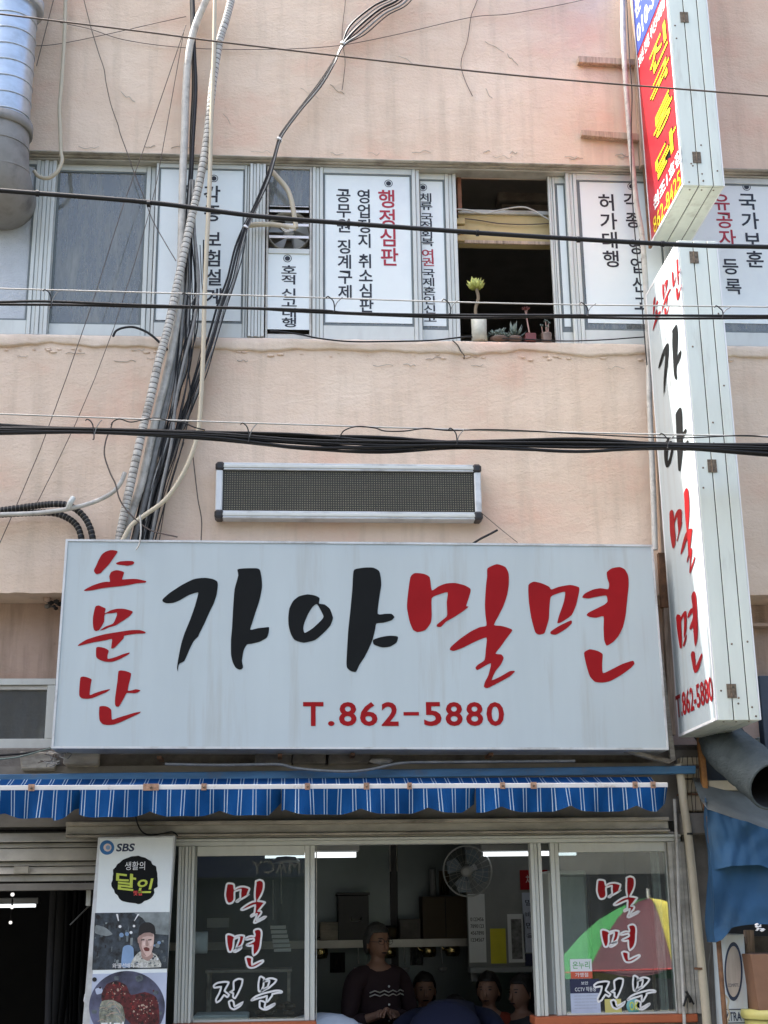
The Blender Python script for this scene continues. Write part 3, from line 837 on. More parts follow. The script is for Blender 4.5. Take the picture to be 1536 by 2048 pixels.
film(o, filmbox(313, 333, 484, 641, Y1+.012), Y1+.012, bullet(428, 357)+column('각종 보험설계', 424, 388, 429, 593, 33, 33)+column('자동차', 376, 382, 372, 468, 22, 28))
g = MB(); stile(g, 497.5, 530, .03, .15, zb, zt, 5, 'alu'); g.build('window_post', B, .002)
# fan bay
xl, xr = ux(532, Y1), ux(623.5, Y1)
g = MB()
zz = [P(578, v, Y1).z for v in (409, 497, 507)]
g.box(xl, xl+.014, Y1, Y1+.04, zb, zt, 'alu_dirty'); g.box(xr-.014, xr, Y1, Y1+.04, zb, zt, 'alu_dirty')
g.box(xl+.015, xr-.015, Y1, Y1+.04, zz[2], zz[1], 'alu')
g.box(xl+.015, xr-.015, Y1, Y1+.04, zt-.02, zt, 'alu_dirty'); g.box(xl+.015, xr-.015, Y1, Y1+.04, zb, zb+.03, 'alu_dirty')
o = g.build('window_sash', B, .002, 'narrow window bay holding the exhaust fan')
g = MB(); g.box(xl+.015, xr-.015, Y1+.012, Y1+.018, zz[0]+.001, zt-.021, 'g_slate'); g.build('pane', o)
film(o, filmbox(535, 508, 622, 659, Y1+.008), Y1+.008, bullet(575, 517, 8.5)+column('호적 신고대행', 578, 540, 579, 645, 31, 19))
ef = thing('exhaust_fan', 'white louvred exhaust fan set in the narrow window bay', 'fan', ((xl+xr)/2, Y1+.05, zz[1]))
fx, fz = (xl+xr)/2, (zz[0]+zz[1])/2
for v in (412, 421.5, 449, 473):
    z = P(578, v, Y1).z
    g = MB(); a, b = xl+.02, xr-.02
    hh = .007 if v < 415 else .0135
    g.hexa([(a, Y1-.004, z-hh), (b, Y1-.004, z-hh), (b, Y1+.012, z+hh), (a, Y1+.012, z+hh)], [(a, Y1-.001, z-hh), (b, Y1-.001, z-hh), (b, Y1+.015, z+hh), (a, Y1+.015, z+hh)], 'white')
    g.build('louvre', ef)
R = min(xr-xl, zz[0]-zz[1])*.46
for k in range(5):
    a = 2*pi*k/5+.4
    g = MB()
    pts = [Vector((fx+R*r_*cos(a+d), Y1+.10+(.02 if d < 0 else -.02), fz+R*r_*sin(a+d))) for r_, d in ((.25, -.25), (1, -.42), (1, .25), (.25, .25))]
    g.hexa(pts, [p+Vector((0, .003, 0)) for p in pts], 'fixture'); g.build('blade', ef)
g = MB(); g.lathe((fx, Y1+.1, fz), [(0, -.03), (R*.25, -.03), (R*.28, .03), (0, .03)], 14, 'fixture', 'Y'); g.build('hub', ef)
g = MB(); g.lathe((fx, Y1+.06, fz), [(R*1.0, .08), (R*1.0, 0), (R*1.06, 0), (R*1.06, .08)], 28, 'alu_dirty', 'Y')
g.build('fan_ring', ef)
g = MB(); g.box(xl+.016, xr-.016, Y1+.16, Y1+.17, zz[1], zz[0], 'header'); g.build('back_plate', ef)

o, bx = sash(624.5, 842, 22, 16, Y1, nl=3, nr=2, pane='g_slate', topr=.04)
film(o, filmbox(649, 341, 823, 646, Y1+.012), Y1+.012, bullet(777, 367)+column('행정심판', 774, 398, 779, 514, 35, 36, 'redink')+column('영업정지 취소심판', 728, 393, 733, 611, 28, 28)+column('공무원 징계구제', 687, 391, 691, 584, 29, 28))
o, bx = sash(838, 916, 2, 23, Y2, nl=1, nr=3, pane='g_slate', topr=.045)
film(o, filmbox(842, 353, 889, 652, Y2+.012), Y2+.012, bullet(846, 375, 8)+column('체류 국적회복', 852, 395, 855, 484, 25, 17)+column('여권', 856, 507, 857, 524, 26, 17, 'redink')+column('국제혼인신고', 857, 546, 861, 637, 25, 17))
o, bx = sash(1102.5, 1147, 14, 9, Y2, nl=3, nr=1, pane='g_slate', topr=.05)
film(o, filmbox(1121, 356, 1137, 653, Y2+.012), Y2+.012, [])
o, bx = sash(1139, 1341, 22, 14, Y1, nl=3, nr=2, pane='g_slate', topr=.045)
film(o, filmbox(1167, 350, 1324, 647, Y1+.012), Y1+.012, bullet(1263, 373)+column('각종 영업신고', 1262, 402, 1283, 608, 29, 31)+column('허가대행', 1214, 405, 1223, 518, 34, 33))
o, bx = sash(1341.5, 1660, 12, 12, Y1, nl=2, nr=2, pane='g_slate', topr=.045)
film(o, filmbox(1357, 350, 1640, 647, Y1+.012), Y1+.012, bullet(1493, 374)+column('국가보훈', 1495, 403, 1510, 519, 35, 33)+column('유공자', 1443, 404, 1455, 476, 33, 33, 'redink')+column('등록', 1461, 533, 1467, 573, 32, 32))

# the open light: broken ceiling, wood frame, yellowed board, back rail
xo0, xo1 = ux(916, .1), ux(1102, .1)
g = MB(); g.pbox(917, 430, 1104, 487, .22, .30, 'fascia'); g.pbox(916, 420, 1104, 428, .20, .30, 'alu_dirty'); g.pbox(916, 481, 1104, 487.5, .205, .219, 'wood'); g.build('window_board', B, .003)
g = MB()
for v in (436, 452, 470):
    g.pbox(912, v, 930, v+11, .17, .199, 'fascia')
g.build('board_batten', B, .002)
g = MB(); g.pbox(915, 349, 923, 420, .19, .24, 'redwood'); g.pbox(923.5, 345, 1000, 352, .19, .24, 'redwood'); g.build('wood_frame', B, .002)
g = MB()
for k in range(3):
    q0, q1 = P(985, 345+k*22, .9), P(1120, 355+k*22, .9)
    g.box(q0.x+.03*k, q1.x, .8+.05*k, .95+.05*k, q0.z-.17, q0.z-.03*k, 'concrete')
g.build('ceiling_rubble', B, .01)
g = MB(); g.tube(spline([P(u, v, .17) for u, v in ((905, 418), (935, 420), (970, 427), (1000, 420), (1042, 414), (1065, 420), (1085, 432), (1100, 440))]), .006, 6, 'palecable')
tag(g.build('cable'), 'pale cable draped along the yellowed board in the open window', 'cable')
g = MB(); g.tube(spline([P(u, v, .20) for u, v in ((928, 437), (960, 441), (1000, 447), (1050, 449), (1100, 447))]), .004, 5, 'thinwire')
tag(g.build('cable'), 'thin brown wire drooping across the yellowed board', 'cable')

# ------------------------------------------------------------------ plants on the open window's sill
YP = 0.06
zs = Z_SILL+0.036
def pot_base(u):
    return Vector((P(u, 678, YP).x, YP, zs))
def leaf(g, p, d, L, wd, m, up=Vector((0, 0, 1)), curl=.25):
    d = d.normalized()
    s_ = d.cross(up)
    s_ = s_.normalized() if s_.length > 1e-4 else Vector((1, 0, 0))
    n_ = s_.cross(d)
    q = [p-s_*wd*.25, p+s_*wd*.25, p+d*L*.6+s_*wd*.5+n_*L*curl*.4, p+d*L*.6-s_*wd*.5+n_*L*curl*.4, p+d*L+n_*L*curl]
    g.add(q+[p+d*L*.55-n_*wd*.18], [(0, 1, 5), (1, 2, 5), (2, 4, 5), (4, 3, 5), (3, 0, 5), (0, 3, 4, 2, 1)], m, True)
sc = 2700/8.2
b = pot_base(959)
t = thing('potted_plant', 'tall cream pot with a yellow green rosette on a bare stem', 'plant', b, 'potted plants on the open window sill')
hz = 58/340
g = MB(); g.lathe(b, [(0, 0), (.052, 0), (.050, hz*.5), (.052, hz), (.044, hz), (.042, hz-.03), (0, hz-.03)], 18, 'potcream'); g.build('pot', t)
g = MB(); top = b+Vector((-.012, 0, hz+.205))
g.tube(spline([b+Vector((-.012, 0, hz-.03)), b+Vector((-.018, .01, hz+.06)), b+Vector((.002, .0, hz+.14)), top+Vector((.004, 0, 0))]), .011, 7, 'stem'); g.build('stem', t)
g = MB()
for ring, (n, el, L) in enumerate(((9, .35, .062), (9, .8, .06), (7, 1.15, .055), (4, 1.4, .045))):
    for k in range(n):
        a = 2*pi*k/n+ring*.35
        leaf(g, top, Vector((cos(a)*cos(el), sin(a)*cos(el), sin(el))), L*1.35*random.uniform(.85, 1.1), .042, 'succ', curl=.35)
g.build('rosette', t)
def bush(label, u, potm, prof, lm, n, R, spiky):
    b = pot_base(u)
    t = thing('potted_plant', label, 'plant', b, 'potted plants on the open window sill')
    g = MB(); g.lathe(b, prof, 16, potm); g.build('pot', t)
    g = MB()
    z = prof[-1][1]
    for k in range(n):
        a = random.uniform(0, 2*pi); el = random.uniform(.05, 1.4)
        d = Vector((cos(a)*cos(el), sin(a)*cos(el), sin(el)))
        if spiky:
            leaf(g, b+Vector((0, 0, z)), d, R*random.uniform(.8, 1.15), .013, lm)
        else:
            p0 = b+Vector((0, 0, z))+d*R*random.uniform(.3, .85)
            for j in range(4):
                leaf(g, p0, d+Vector((random.uniform(-.9, .9), random.uniform(-.9, .9), random.uniform(-.5, .9))), .022, .013, lm)
    g.build('leaves', t)
bush('low bowl holding a round grey green succulent', 998, 'potbrown', [(0, 0), (.04, 0), (.062, .018), (.058, .026), (0, .022)], 'succgrey', 60, .085, False)
bush('low terracotta bowl with a spiky agave like succulent', 1029, 'potbrown', [(0, 0), (.035, 0), (.052, .02), (.048, .03), (0, .026)], 'succgrey', 30, .105, True)
b = pot_base(1060)
t = thing('potted_plant', 'small square dark red pot with a thin forked stem', 'plant', b, 'potted plants on the open window sill')
g = MB(); g.box(b.x-.036, b.x+.036, b.y-.036, b.y+.036, b.z, b.z+.055, 'potred'); g.build('pot', t, .004)
g = MB(); tp = b+Vector((-.018, 0, .19))
g.tube(spline([b+Vector((0, 0, .05)), b+Vector((-.006, 0, .10)), tp]), .005, 6, 'pinkstem'); g.tube([tp, tp+Vector((-.006, 0, .04))], .003, 5, 'pinkstem'); g.tube([tp, tp+Vector((.008, 0, .045))], .003, 5, 'pinkstem'); g.build('stem', t)
g = MB()
for k in range(9):
    a = 2*pi*k/9
    leaf(g, tp+Vector((0, 0, .043)), Vector((cos(a), sin(a), .2)), .035, .010, 'potred')
g.build('leaves', t)
b = pot_base(1093)
t = thing('potted_plant', 'ribbed brown pot of thin stemmed succulents by the window stile', 'plant', b, 'potted plants on the open window sill')
g = MB(); g.lathe(b, [(0, 0), (.030, 0), (.036, .01), (.030, .02), (.036, .032), (.031, .044), (.037, .056), (.034, .066), (0, .06)], 16, 'potbrown'); g.build('pot', t)
for dx, h in ((-.022, .055), (.0, .09), (.014, .075), (.006, .05)):
    g = MB(); p1 = b+Vector((dx*1.3, 0, .062+h)); g.tube([b+Vector((dx, 0, .06)), p1], .0028, 5, 'pinkstem')
    for k in range(8):
        a = random.uniform(0, 6.3)
        leaf(g, p1, Vector((cos(a), sin(a), random.uniform(-.2, .8))), .018, .010, 'succgrey')
    g.build('stem', t)

# ------------------------------------------------------------------ mezzanine windows beside the sign
def small_window(u0, v0, u1, v1, label):
    y = .24
    x0, z0, x1, z1 = WB(u0, v0, u1, v1, y)
    g = MB(); f = .05
    g.box(x0, x1, y, y+.06, z1-f*.8, z1, 'alu'); g.box(x0, x1, y, y+.06, z0, z0+f*1.5, 'alu')
    g.box(x1-f, x1, y+.002, y+.058, z0+f*1.5+.0005, z1-f*.8-.0005, 'alu'); g.box(x0, x0+f, y+.002, y+.058, z0+f*1.5+.0005, z1-f*.8-.0005, 'alu')
    g.box(x0+f, x1-f, y+.015, y+.05, z1-f*1.35, z1-f*.8-.0005, 'alu_dirty')
    o = g.build('mezzanine_window', B, .003, label)
    g = MB(); g.box(x0+f+.001, x1-f-.001, y+.03, y+.035, z0+f*1.5+.001, z1-f*1.36, 'g_mezz'); g.build('pane', o)
    g = MB(); g.box(x0+f+.002, x1-f-.002, y+.1, y+.11, z0+.02, z1-.02, 'dark'); g.build('blackout', o)
small_window(-140, 1357, 108, 1503, 'small aluminium window left of the big sign')
small_window(1525, 1352, 1760, 1500, 'small aluminium window right of the projecting signs')
g = MB(); g.pbox(1505, 1246, 1700, 1252, .20, .279, 'plaster_low'); g.build('wall_ledge', B)

# ------------------------------------------------------------------ ventilation duct at upper left
t = thing('ventilation_duct', 'silver spiral ventilation duct running down to a dark elbow at the upper left', 'duct', P(20, 420, -.2))
ya = -.26
a0, a1 = P(30, -150, ya), P(-2, 262, ya)
R = .186
g = MB()
n = 90
pts = [a0.lerp(a1, i/n) for i in range(n+1)]
g.tube(pts, R, 28, 'galv'); g.build('duct_pipe', t)
Lg = (a1-a0).length
k = 0
ax = (a1-a0).normalized()
tl = Vector((0, 0.06, 0.10))
d = 0.03
g = MB()
turns = Lg/.118
pts = []
e1 = ax.orthogonal().normalized(); e2 = ax.cross(e1)
for i in range(int(turns*28)):
    a = 2*pi*i/28
    pts.append(a0+ax*(.118*i/28)+(e1*cos(a)+e2*sin(a))*(R+.001))
g.tube(pts, .0062, 5, 'galv'); g.build('spiral_seam', t)
for u, v in ((27, 12), (3, 258)):
    c = P(u, v, ya)
    g = MB(); g.tube([c-ax*.035, c-ax*.034, c+ax*.034, c+ax*.035], [R*1.0, R*1.055, R*1.055, R*1.0], 28, 'duct_cement' if v > 100 else 'galv'); g.build('collar', t)
g = MB()
e = [a1, P(-4, 300, ya), P(-4, 335, ya+.02), P(0, 365, ya+.07), P(5, 388, ya+.16), P(10, 402, ya+.30)]
g.tube(spline(e, 5), [R*(1.02+.012*i/5) for i in range(26)], 28, 'duct_cement'); g.build('elbow', t)
g = MB()
for u, v, dy in ((-4, 300, 0), (-3, 345, .03), (4, 382, .13)):
    c = P(u, v, ya+dy)
    dv = Vector((0.02, dy*4, -1)).normalized()
    g.tube([c-dv*.006, c+dv*.006], R*1.06, 28, 'duct_cement')
g.build('elbow_seam', t)

# ------------------------------------------------------------------ cables and conduits on the wall
def wire(name, label, cat, pts, y, rpx, m, k=6, n=6, group=None, yfun=None):
    D = 8+y if not yfun else 8
    w3 = [P(u, v, y if not yfun else yfun(i/(len(pts)-1))) for i, (u, v) in enumerate(pts)]
    g = MB(); g.tube(spline(w3, k), rpx*D*1.06/2700, n, m)
    return tag(g.build(name), label, cat, group)
# big ribbed conduit: each wrapped turn a light ring and a dark groove
A = [(466, -40), (462, 0), (452, 40), (440, 80), (428, 150), (420, 220), (412, 290), (398, 370), (382, 440), (365, 520), (350, 590), (335, 660), (318, 720), (300, 800), (285, 860), (265, 950), (250, 1020), (237, 1085)]
def ribbed(name, label, pts, y, rpx, step, dark=2, light='palecable', lo=.88):
    sp = spline([P(u, v, y) for u, v in pts], 40)
    out = [sp[0]]; acc = 0
    for a, b in zip(sp, sp[1:]):
        acc += (b-a).length
        if acc >= step:
            out.append(b); acc = 0
    g = MB()
    R = rpx*8.0*1.06/2700
    per = 5
    rs = [R*(lo if (i % per) < dark else 1.0)*(1+.03*noise.noise(Vector((i*.13, 0, y)))) for i in range(len(out))]
    g.tube(out, rs, 10, light, False, lambda i: light if (i % per) >= dark-1 else 'conduit_dark')
    return tag(g.build(name), label, 'conduit')
ribbed('conduit', 'pale ribbed conduit in front of the cable bundle, the widest one', A, -.16, 8.5, .0040, 2, lo=.945)
Bc = [(425, -30), (412, 0), (395, 40), (383, 80), (375, 130), (371, 200), (369, 270), (366, 340), (364, 430), (362, 520), (358, 610), (346, 690), (331, 760), (313, 830), (299, 895), (282, 970), (262, 1030), (250, 1085)]
ribbed('conduit', 'greyer taped conduit hanging just behind the ribbed one', Bc, -.10, 8, .005, 1, 'palecable', .97)
wire('conduit', 'third worn grey conduit low in the bundle, partly black', 'conduit', [(372, 560), (362, 640), (348, 720), (334, 800), (318, 870), (300, 960), (285, 1030), (270, 1085)], -.07, 8, 'graycable', n=10)
wire('conduit', 'smooth cream conduit bowing right then back to the sign top', 'conduit', [(432, -30), (430, 0), (428, 100), (424, 200), (421, 310), (418, 400), (414, 480), (409, 600), (407, 680), (404, 760), (398, 850), (385, 905), (362, 955), (330, 1000), (290, 1030), (262, 1052), (243, 1085)], -.19, 4.6, 'cream', n=10)
base = [(384, -30), (385, 0), (388, 100), (390, 180), (386, 280), (381, 360), (377, 450), (373, 560), (368, 640), (358, 720), (342, 800), (325, 880), (305, 970), (283, 1085)]
for i in range(15):
    off = [random.uniform(-9, 11) for _ in base]
    off = [o_*(0.5 if j < 6 else 1.6) for j, o_ in enumerate(off)]
    sm_ = [sum(off[max(0, j-1):j+2])/len(off[max(0, j-1):j+2]) for j in range(len(off))]
    sh = random.uniform(-7, 9)
    st = 0 if i < 9 else 5
    spread = (i-7)*2.6
    pts = [(u+s_+sh*.4+spread*(.35 if j < 7 else 1), v) for j, ((u, v), s_) in enumerate(zip(base, sm_))][st:]
    wire('cable', 'dark cable among the tangle behind the ribbed conduit', 'cable', pts, -.05-.006*i, random.choice([1.2, 1.6, 2.2, 2.8, 3.4]), ['black', 'graycable', 'black', 'black', 'graycable'][i % 5], group='dark cables in the vertical tangle')
for i in range(6):
    u0 = 372+i*7
    pts = [(u0, 470+random.uniform(-20, 30)), (u0+random.uniform(-4, 8), 560), (u0+random.uniform(-2, 12), 650), (u0-8+random.uniform(-8, 6), 730), (u0-20+random.uniform(-6, 6), 800), (u0-45, 900), (u0-75, 1000), (u0-98, 1085)]
    wire('cable', 'thin slack cable looping out right of the tangle', 'cable', pts, -.12, random.choice([.9, 1.2, 1.5]), 'black', n=5, group='thin slack cables beside the tangle')
dg_ = [(830, -40), (800, 0), (760, 22), (715, 60), (686, 90), (668, 125), (640, 170), (600, 220), (570, 260), (559, 280), (548, 320), (535, 360), (510, 415), (492, 455), (478, 500), (462, 560), (445, 610), (425, 680), (405, 740), (385, 795), (360, 860), (340, 915), (318, 975), (292, 1085)]
for i in range(6):
    sp = [(18*((i-2.5)/2.5) if v < 70 else 4.0*(i-2.5)/2.5 if abs(v-280) > 60 and abs(v-95) > 30 else 2.5*(i-2.5)/2.5) for u, v in dg_]
    sp = [s_ + (random.uniform(-2.2, 2.2) if v > 330 else 0)+(i-2.5)*(2.2 if v > 470 else 0) for s_, (u, v) in zip(sp, dg_)]
    pts = [(u+s_*.8, v+s_*.5) for (u, v), s_ in zip(dg_, sp)]
    wire('cable', 'grey cable of the slanting bundle tied on the upper wall' if i in (1, 4) else 'black cable of the slanting bundle tied on the upper wall', 'cable', pts, -.085-.005*i, [2.4, 1.5, 2.8, 1.6, 2.2, 1.3][i], ['black', 'graycable', 'black', 'black', 'graycable', 'black'][i], group='cables of the slanting bundle')
for (u, v) in ((686, 88), (559, 279), (492, 455)):
    c = P(u, v, -.098); dv = Vector((.35, 0, .55)).normalized()
    g = MB(); g.tube([c-dv*.006, c+dv*.006], .021, 10, 'white')
    tag(g.build('cable_tie'), {88: 'white tie round the slanting bundle nearest the top edge', 279: 'white tie round the slanting bundle above the window strip', 455: 'pale tie round the slanting bundle by the exhaust fan'}[v], 'cable tie')
W_ = wire
W_('cable', 'thin brown wire slanting beside the ventilation duct', 'wire', [(112, -20), (107, 0), (73, 132)], -.05, .9, 'thinwire', n=5)
W_('cable', 'kinked brown wire wandering down the wall to the grey window', 'wire', [(165, -20), (168, 0), (178, 40), (185, 66), (198, 108), (208, 138), (212, 165), (222, 210), (236, 250), (240, 266), (256, 310), (268, 345), (290, 400), (305, 440), (330, 485), (352, 522)], -.04, 1.0, 'thinwire', n=5)
W_('cable', 'long straight brown wire crossing from the conduits to the lower left', 'wire', [(372, 50), (285, 305), (250, 400), (215, 510), (180, 620), (80, 900), (-20, 1130)], -.08, .9, 'thinwire', k=2, n=5)
W_('cable', 'faint pale wire slanting down left of the tangle', 'wire', [(368, 60), (325, 300), (300, 420), (228, 655), (150, 850), (62, 1030)], -.05, .8, 'thinwire', k=2, n=5)
W_('cable', 'thin wire drooping across the upper wall from duct to conduit', 'wire', [(60, 92), (100, 90), (150, 82), (230, 65), (300, 49), (372, 33)], -.02, .8, 'thinwire', n=5)
W_('cable', 'thin stray wire sagging over the whole upper wall', 'wire', [(120, 45), (180, 58), (250, 80), (365, 95), (512, 99), (660, 93), (780, 72), (940, 35), (1024, 27), (1165, 0), (1230, -25)], -.02, .8, 'thinwire', n=5)
W_('cable', 'hair thin wire hanging behind the slanting bundle', 'wire', [(692, -20), (690, 10), (684, 70), (690, 120), (688, 150), (684, 180)], -.012, .7, 'thinwire', n=5)
W_('cable', 'curled thin wire hanging from a nail right of the bundle', 'wire', [(960, -15), (950, 12), (942, 33), (935, 80), (922, 125), (930, 160), (945, 192)], -.012, .8, 'thinwire', n=5)
W_('cable', 'black cable lying along the sill below the tall office signs', 'cable', [(540, 662), (560, 663), (600, 669), (640, 677), (700, 683), (780, 683), (860, 681), (910, 676), (935, 673), (945, 674)], -.05, 1.7, 'black')
W_('cable', 'short black wire end hanging below the sill', 'wire', [(905, 681), (915, 690), (922, 703), (928, 710), (928, 718)], -.03, 1.1, 'black', n=5)
W_('cable', 'black cable lying on the sill by the flower pots', 'cable', [(1005, 677), (1060, 679), (1130, 682), (1200, 680), (1260, 676), (1300, 673)], -.03, 1.3, 'black')
W_('cable', 'bent black hose end arching off the sill into the tangle', 'cable', [(226, 673), (232, 662), (245, 656), (265, 654), (285, 660), (305, 672), (335, 700)], -.06, 2.6, 'black')
W_('cable', 'wire looping left of the conduits down to the sign', 'wire', [(224, 845), (222, 855), (212, 880), (209, 910), (220, 945), (231, 968), (240, 1000), (262, 1030), (300, 1060), (355, 1074)], -.20, 1.5, 'thinwire')
W_('cable', 'single dark wire hanging between tangle and display board', 'wire', [(385, 905), (390, 950), (396, 1000), (403, 1040), (402, 1085)], -.03, 1.2, 'thinwire', n=5)
W_('cable', 'reddish wire slanting down in front of the wall near the tangle', 'wire', [(368, 885), (352, 930), (335, 985), (325, 1040), (318, 1085)], -.03, 1.0, 'thinwire', n=5)
W_('cable', 'white bent wire hooked over the top edge of the big sign', 'wire', [(280, 1030), (282, 1060), (280, 1078), (278, 1090), (272, 1100)], -.33, 1.6, 'palecable')
W_('cable', 'short black rod sticking up from the right of the big sign', 'rod', [(946, 1087), (962, 1077), (980, 1068), (995, 1060)], -.2, 2.4, 'black')
W_('cable', 'thin brown wire running from the display board to the sign', 'wire', [(962, 1025), (1000, 1057), (1035, 1085)], -.03, .7, 'thinwire', n=5)
ribbed('conduit', 'black corrugated hose leaving the left edge, upper of two', [(-40, 1026), (0, 1021), (60, 1013), (110, 1008), (140, 1012), (165, 1030), (180, 1055), (188, 1090)], -.10, 6.5, .0032, 2, 'black', .90)
ribbed('conduit', 'black corrugated hose curling down beside its twin to the sign', [(-40, 1030), (0, 1029), (60, 1026), (105, 1026), (135, 1036), (156, 1055), (166, 1090)], -.07, 6.5, .0032, 2, 'black', .90)
W_('conduit', 'pale wrapped pipe sweeping from the left edge up to the tangle', 'conduit', [(-40, 1031), (0, 1029), (60, 1027), (110, 1022), (150, 1015), (190, 1003), (222, 987), (240, 968), (250, 945)], -.16, 4.6, 'palecable', n=8)
g = MB(); g.tube([P(137, 1015, -.17), P(140, 1006, -.2), P(146, 996, -.17)], .017, 8, 'alu'); tag(g.build('pipe_clip'), 'small metal clip holding the black hose to the wall', 'clip')
ch_ = wire('hose', 'cream drain hose hooking left at the window head', 'hose', [(132, -30), (131, 0), (128, 90), (122, 180), (119, 215), (121, 270), (122, 305), (124, 322), (115, 343), (97, 356), (78, 353), (68, 342)], -.08, 4.2, 'cream', n=9)
W_('conduit', 'flat beige trunking bending down over the exhaust fan', 'conduit', [(538, 337), (553, 353), (574, 378), (583, 402), (590, 440), (592, 456)], -.03, 5.6, 'cream', k=3)
W_('conduit', 'flat beige trunking reaching left from the exhaust fan', 'conduit', [(498, 451), (520, 449), (545, 449), (570, 453), (592, 457)], -.03, 5.4, 'cream', k=3)
g = MB()
for k in range(5):
    g.tube(spline([P(562+k*4, 455+k*1.5, -.045), P(572+k*2, 464-k, -.05), P(590-k*3, 459-k*.4, -.045)], 4), .003, 5, 'palecable')
tag(g.build('wire_coil'), 'coil of grey wire at the end of the beige trunking', 'wire')
# white downpipe and timber beside the projecting signs
W_('downpipe', 'white plastic pipe hugging the projecting signs', 'pipe', [(1246, -30), (1246, 0), (1246, 40), (1248, 110), (1254, 200), (1262, 300), (1272, 400), (1285, 480), (1293, 600), (1297, 700), (1299, 800), (1303, 900), (1307, 1000), (1310, 1100)], -.09, 6.0, 'palecable', n=10)
W_('cable', 'black wire trailing down behind the white pipe', 'wire', [(1252, -20), (1256, 60), (1260, 130), (1264, 190), (1262, 280), (1264, 380), (1270, 470), (1280, 560), (1287, 650), (1294, 730)], -.12, 1.3, 'black', n=5)

# wooden battens on the upper wall
def batten(pts, y0, y1, label, m='wood'):
    a = [P(u, v, y0) for u, v in pts]; b_ = [Vector((p.x, y1, p.z)) for p in a]
    g = MB(); g.hexa(a, b_, m)
    return tag(g.build('wooden_batten', None, .003), label, 'batten')
batten([(1157, 124), (1272, 130), (1272, 118), (1157, 111)], -.05, -.005, 'upper of two weathered wooden battens nailed by the red sign')
batten([(1163, 270), (1285, 281), (1285, 267), (1163, 259)], -.05, -.005, 'lower of two weathered wooden battens nailed by the red sign')
g = MB()
a = [P(u, v, -.07) for u, v in ((1283, 330), (1297, 330), (1279, -40), (1262, -40))]
g.hexa(a, [Vector((p.x, -.005, p.z)) for p in a], 'wood'); tag(g.build('wooden_plank', None, .003), 'tall bare plank standing behind the red sign', 'plank')
g = MB()
a = [P(u, v, -.075) for u, v in ((1301, 490), (1307, 490), (1298, 262), (1284, 262))]
g.hexa(a, [Vector((p.x, -.02, p.z)) for p in a], 'rust'); tag(g.build('steel_bracket', None, .003), 'rusty steel bracket below the plank at the red sign', 'bracket')

# ------------------------------------------------------------------ overhead wires
def ext(pts):
    (a, b), (c, d) = pts[0], pts[1]
    (e, f_), (g_, h) = pts[-2], pts[-1]
    return [(a-(c-a)*1.5, b-(d-b)*1.5)]+pts+[(g_+(g_-e)*1.5, h+(h-f_)*1.5)]
def over(label, pts, y, r, m, name='overhead_wire', group=None, n=6):
    return wire(name, label, 'overhead wire', ext(pts), y, r, m, k=8, n=n, group=group)
over('thin dark wire slanting across the upper wall', [(0, 28), (300, 65), (500, 91), (1024, 150), (1536, 192)], -3.0, 2.0, 'thinwire')
t2 = over('thick black cable crossing in front of the window strip', [(0, 381), (300, 405), (512, 432), (768, 452), (1024, 470), (1350, 489), (1536, 494)], -2.0, 5.2, 'black', n=8)
for u, v in ((75, 387), (297, 408), (697, 447), (955, 466), (1157, 479), (1325, 488)):
    c = P(u, v, -2.0); g = MB(); g.tube([c-Vector((.008, 0, 0)), c+Vector((.008, 0, 0))], .0165, 8, 'black')
    g.build('clamp_band', t2)
over('pale steel strand above the paired cables', [(0, 577), (500, 591), (1024, 607), (1536, 614)], -1.6, 1.5, 'steelwire')
over('upper of the paired black cables below the steel strand', [(0, 604), (100, 603), (300, 611), (620, 620), (700, 626), (900, 630), (1300, 631), (1536, 632)], -1.6, 2.8, 'black')
over('lower of the paired black cables below the steel strand', [(0, 609), (150, 610), (300, 614), (500, 617), (620, 624), (900, 635), (1100, 634), (1300, 637), (1536, 636)], -1.58, 2.6, 'black')
def hanger(u, v0, v1, y, i, where):
    pts = [(u-11, v0+2), (u-7, v0-1), (u+1, v0+5), (u+5, (v0+v1)/2), (u+6, v1+2), (u+3, v1+4)]
    g = MB(); g.tube(spline([P(a, b, y-.012) for a, b in pts], 5), .0034, 5, 'black')
    pts = [(u+22, v0+1), (u+19, v0+3), (u+11, (v0+v1)/2-2), (u+6, v1-4)]
    g.tube(spline([P(a, b, y-.012) for a, b in pts], 5), .0026, 5, 'graycable')
    tag(g.build('wire_tie'), where, 'wire tie', 'wire ties on the overhead cables')
for i, (u, wh) in enumerate(((97, 'grey window'), (375, 'ribbed conduit'), (663, 'tall red lettered film'), (895, 'open window stile'), (1170, 'right hand film'), (1440, 'far right film'))):
    hanger(u, 578+(u/1536)*37, 610+u/1536*24, -1.6, i, 'wire tie on the paired cables in front of the '+wh)
over('thin steel strand above the thick lower bundle', [(0, 828), (500, 846), (1024, 862), (1536, 873)], -1.3, 1.6, 'steelwire')
cen = [(0, 859), (190, 862), (420, 872), (600, 884), (760, 890), (925, 889), (1150, 893), (1330, 893), (1536, 900)]
tie = {190, 925, 1330}
for i in range(11):
    a = 2*pi*i/11
    pts = []
    for (u, v) in cen:
        k_ = 5.5 if u in tie else (11 if u > 500 else 9)
        if u in (600, 760, 1150):
            k_ = 15
        pts.append((u, v+sin(a)*k_*random.uniform(.6, 1.1)+random.uniform(-2, 2)))
    over('black cable of the thick lower bundle', pts, -1.3-.02*cos(a), random.choice([2.2, 2.8, 3.4]), 'black', group='cables of the thick lower bundle')
over('loose black cable riding on the strand above the lower bundle', [(680, 872), (690, 860), (715, 853), (750, 856), (770, 862), (810, 862), (850, 857), (900, 861), (970, 859), (1060, 862), (1200, 870), (1350, 876), (1480, 871), (1536, 874)], -1.31, 1.4, 'black')
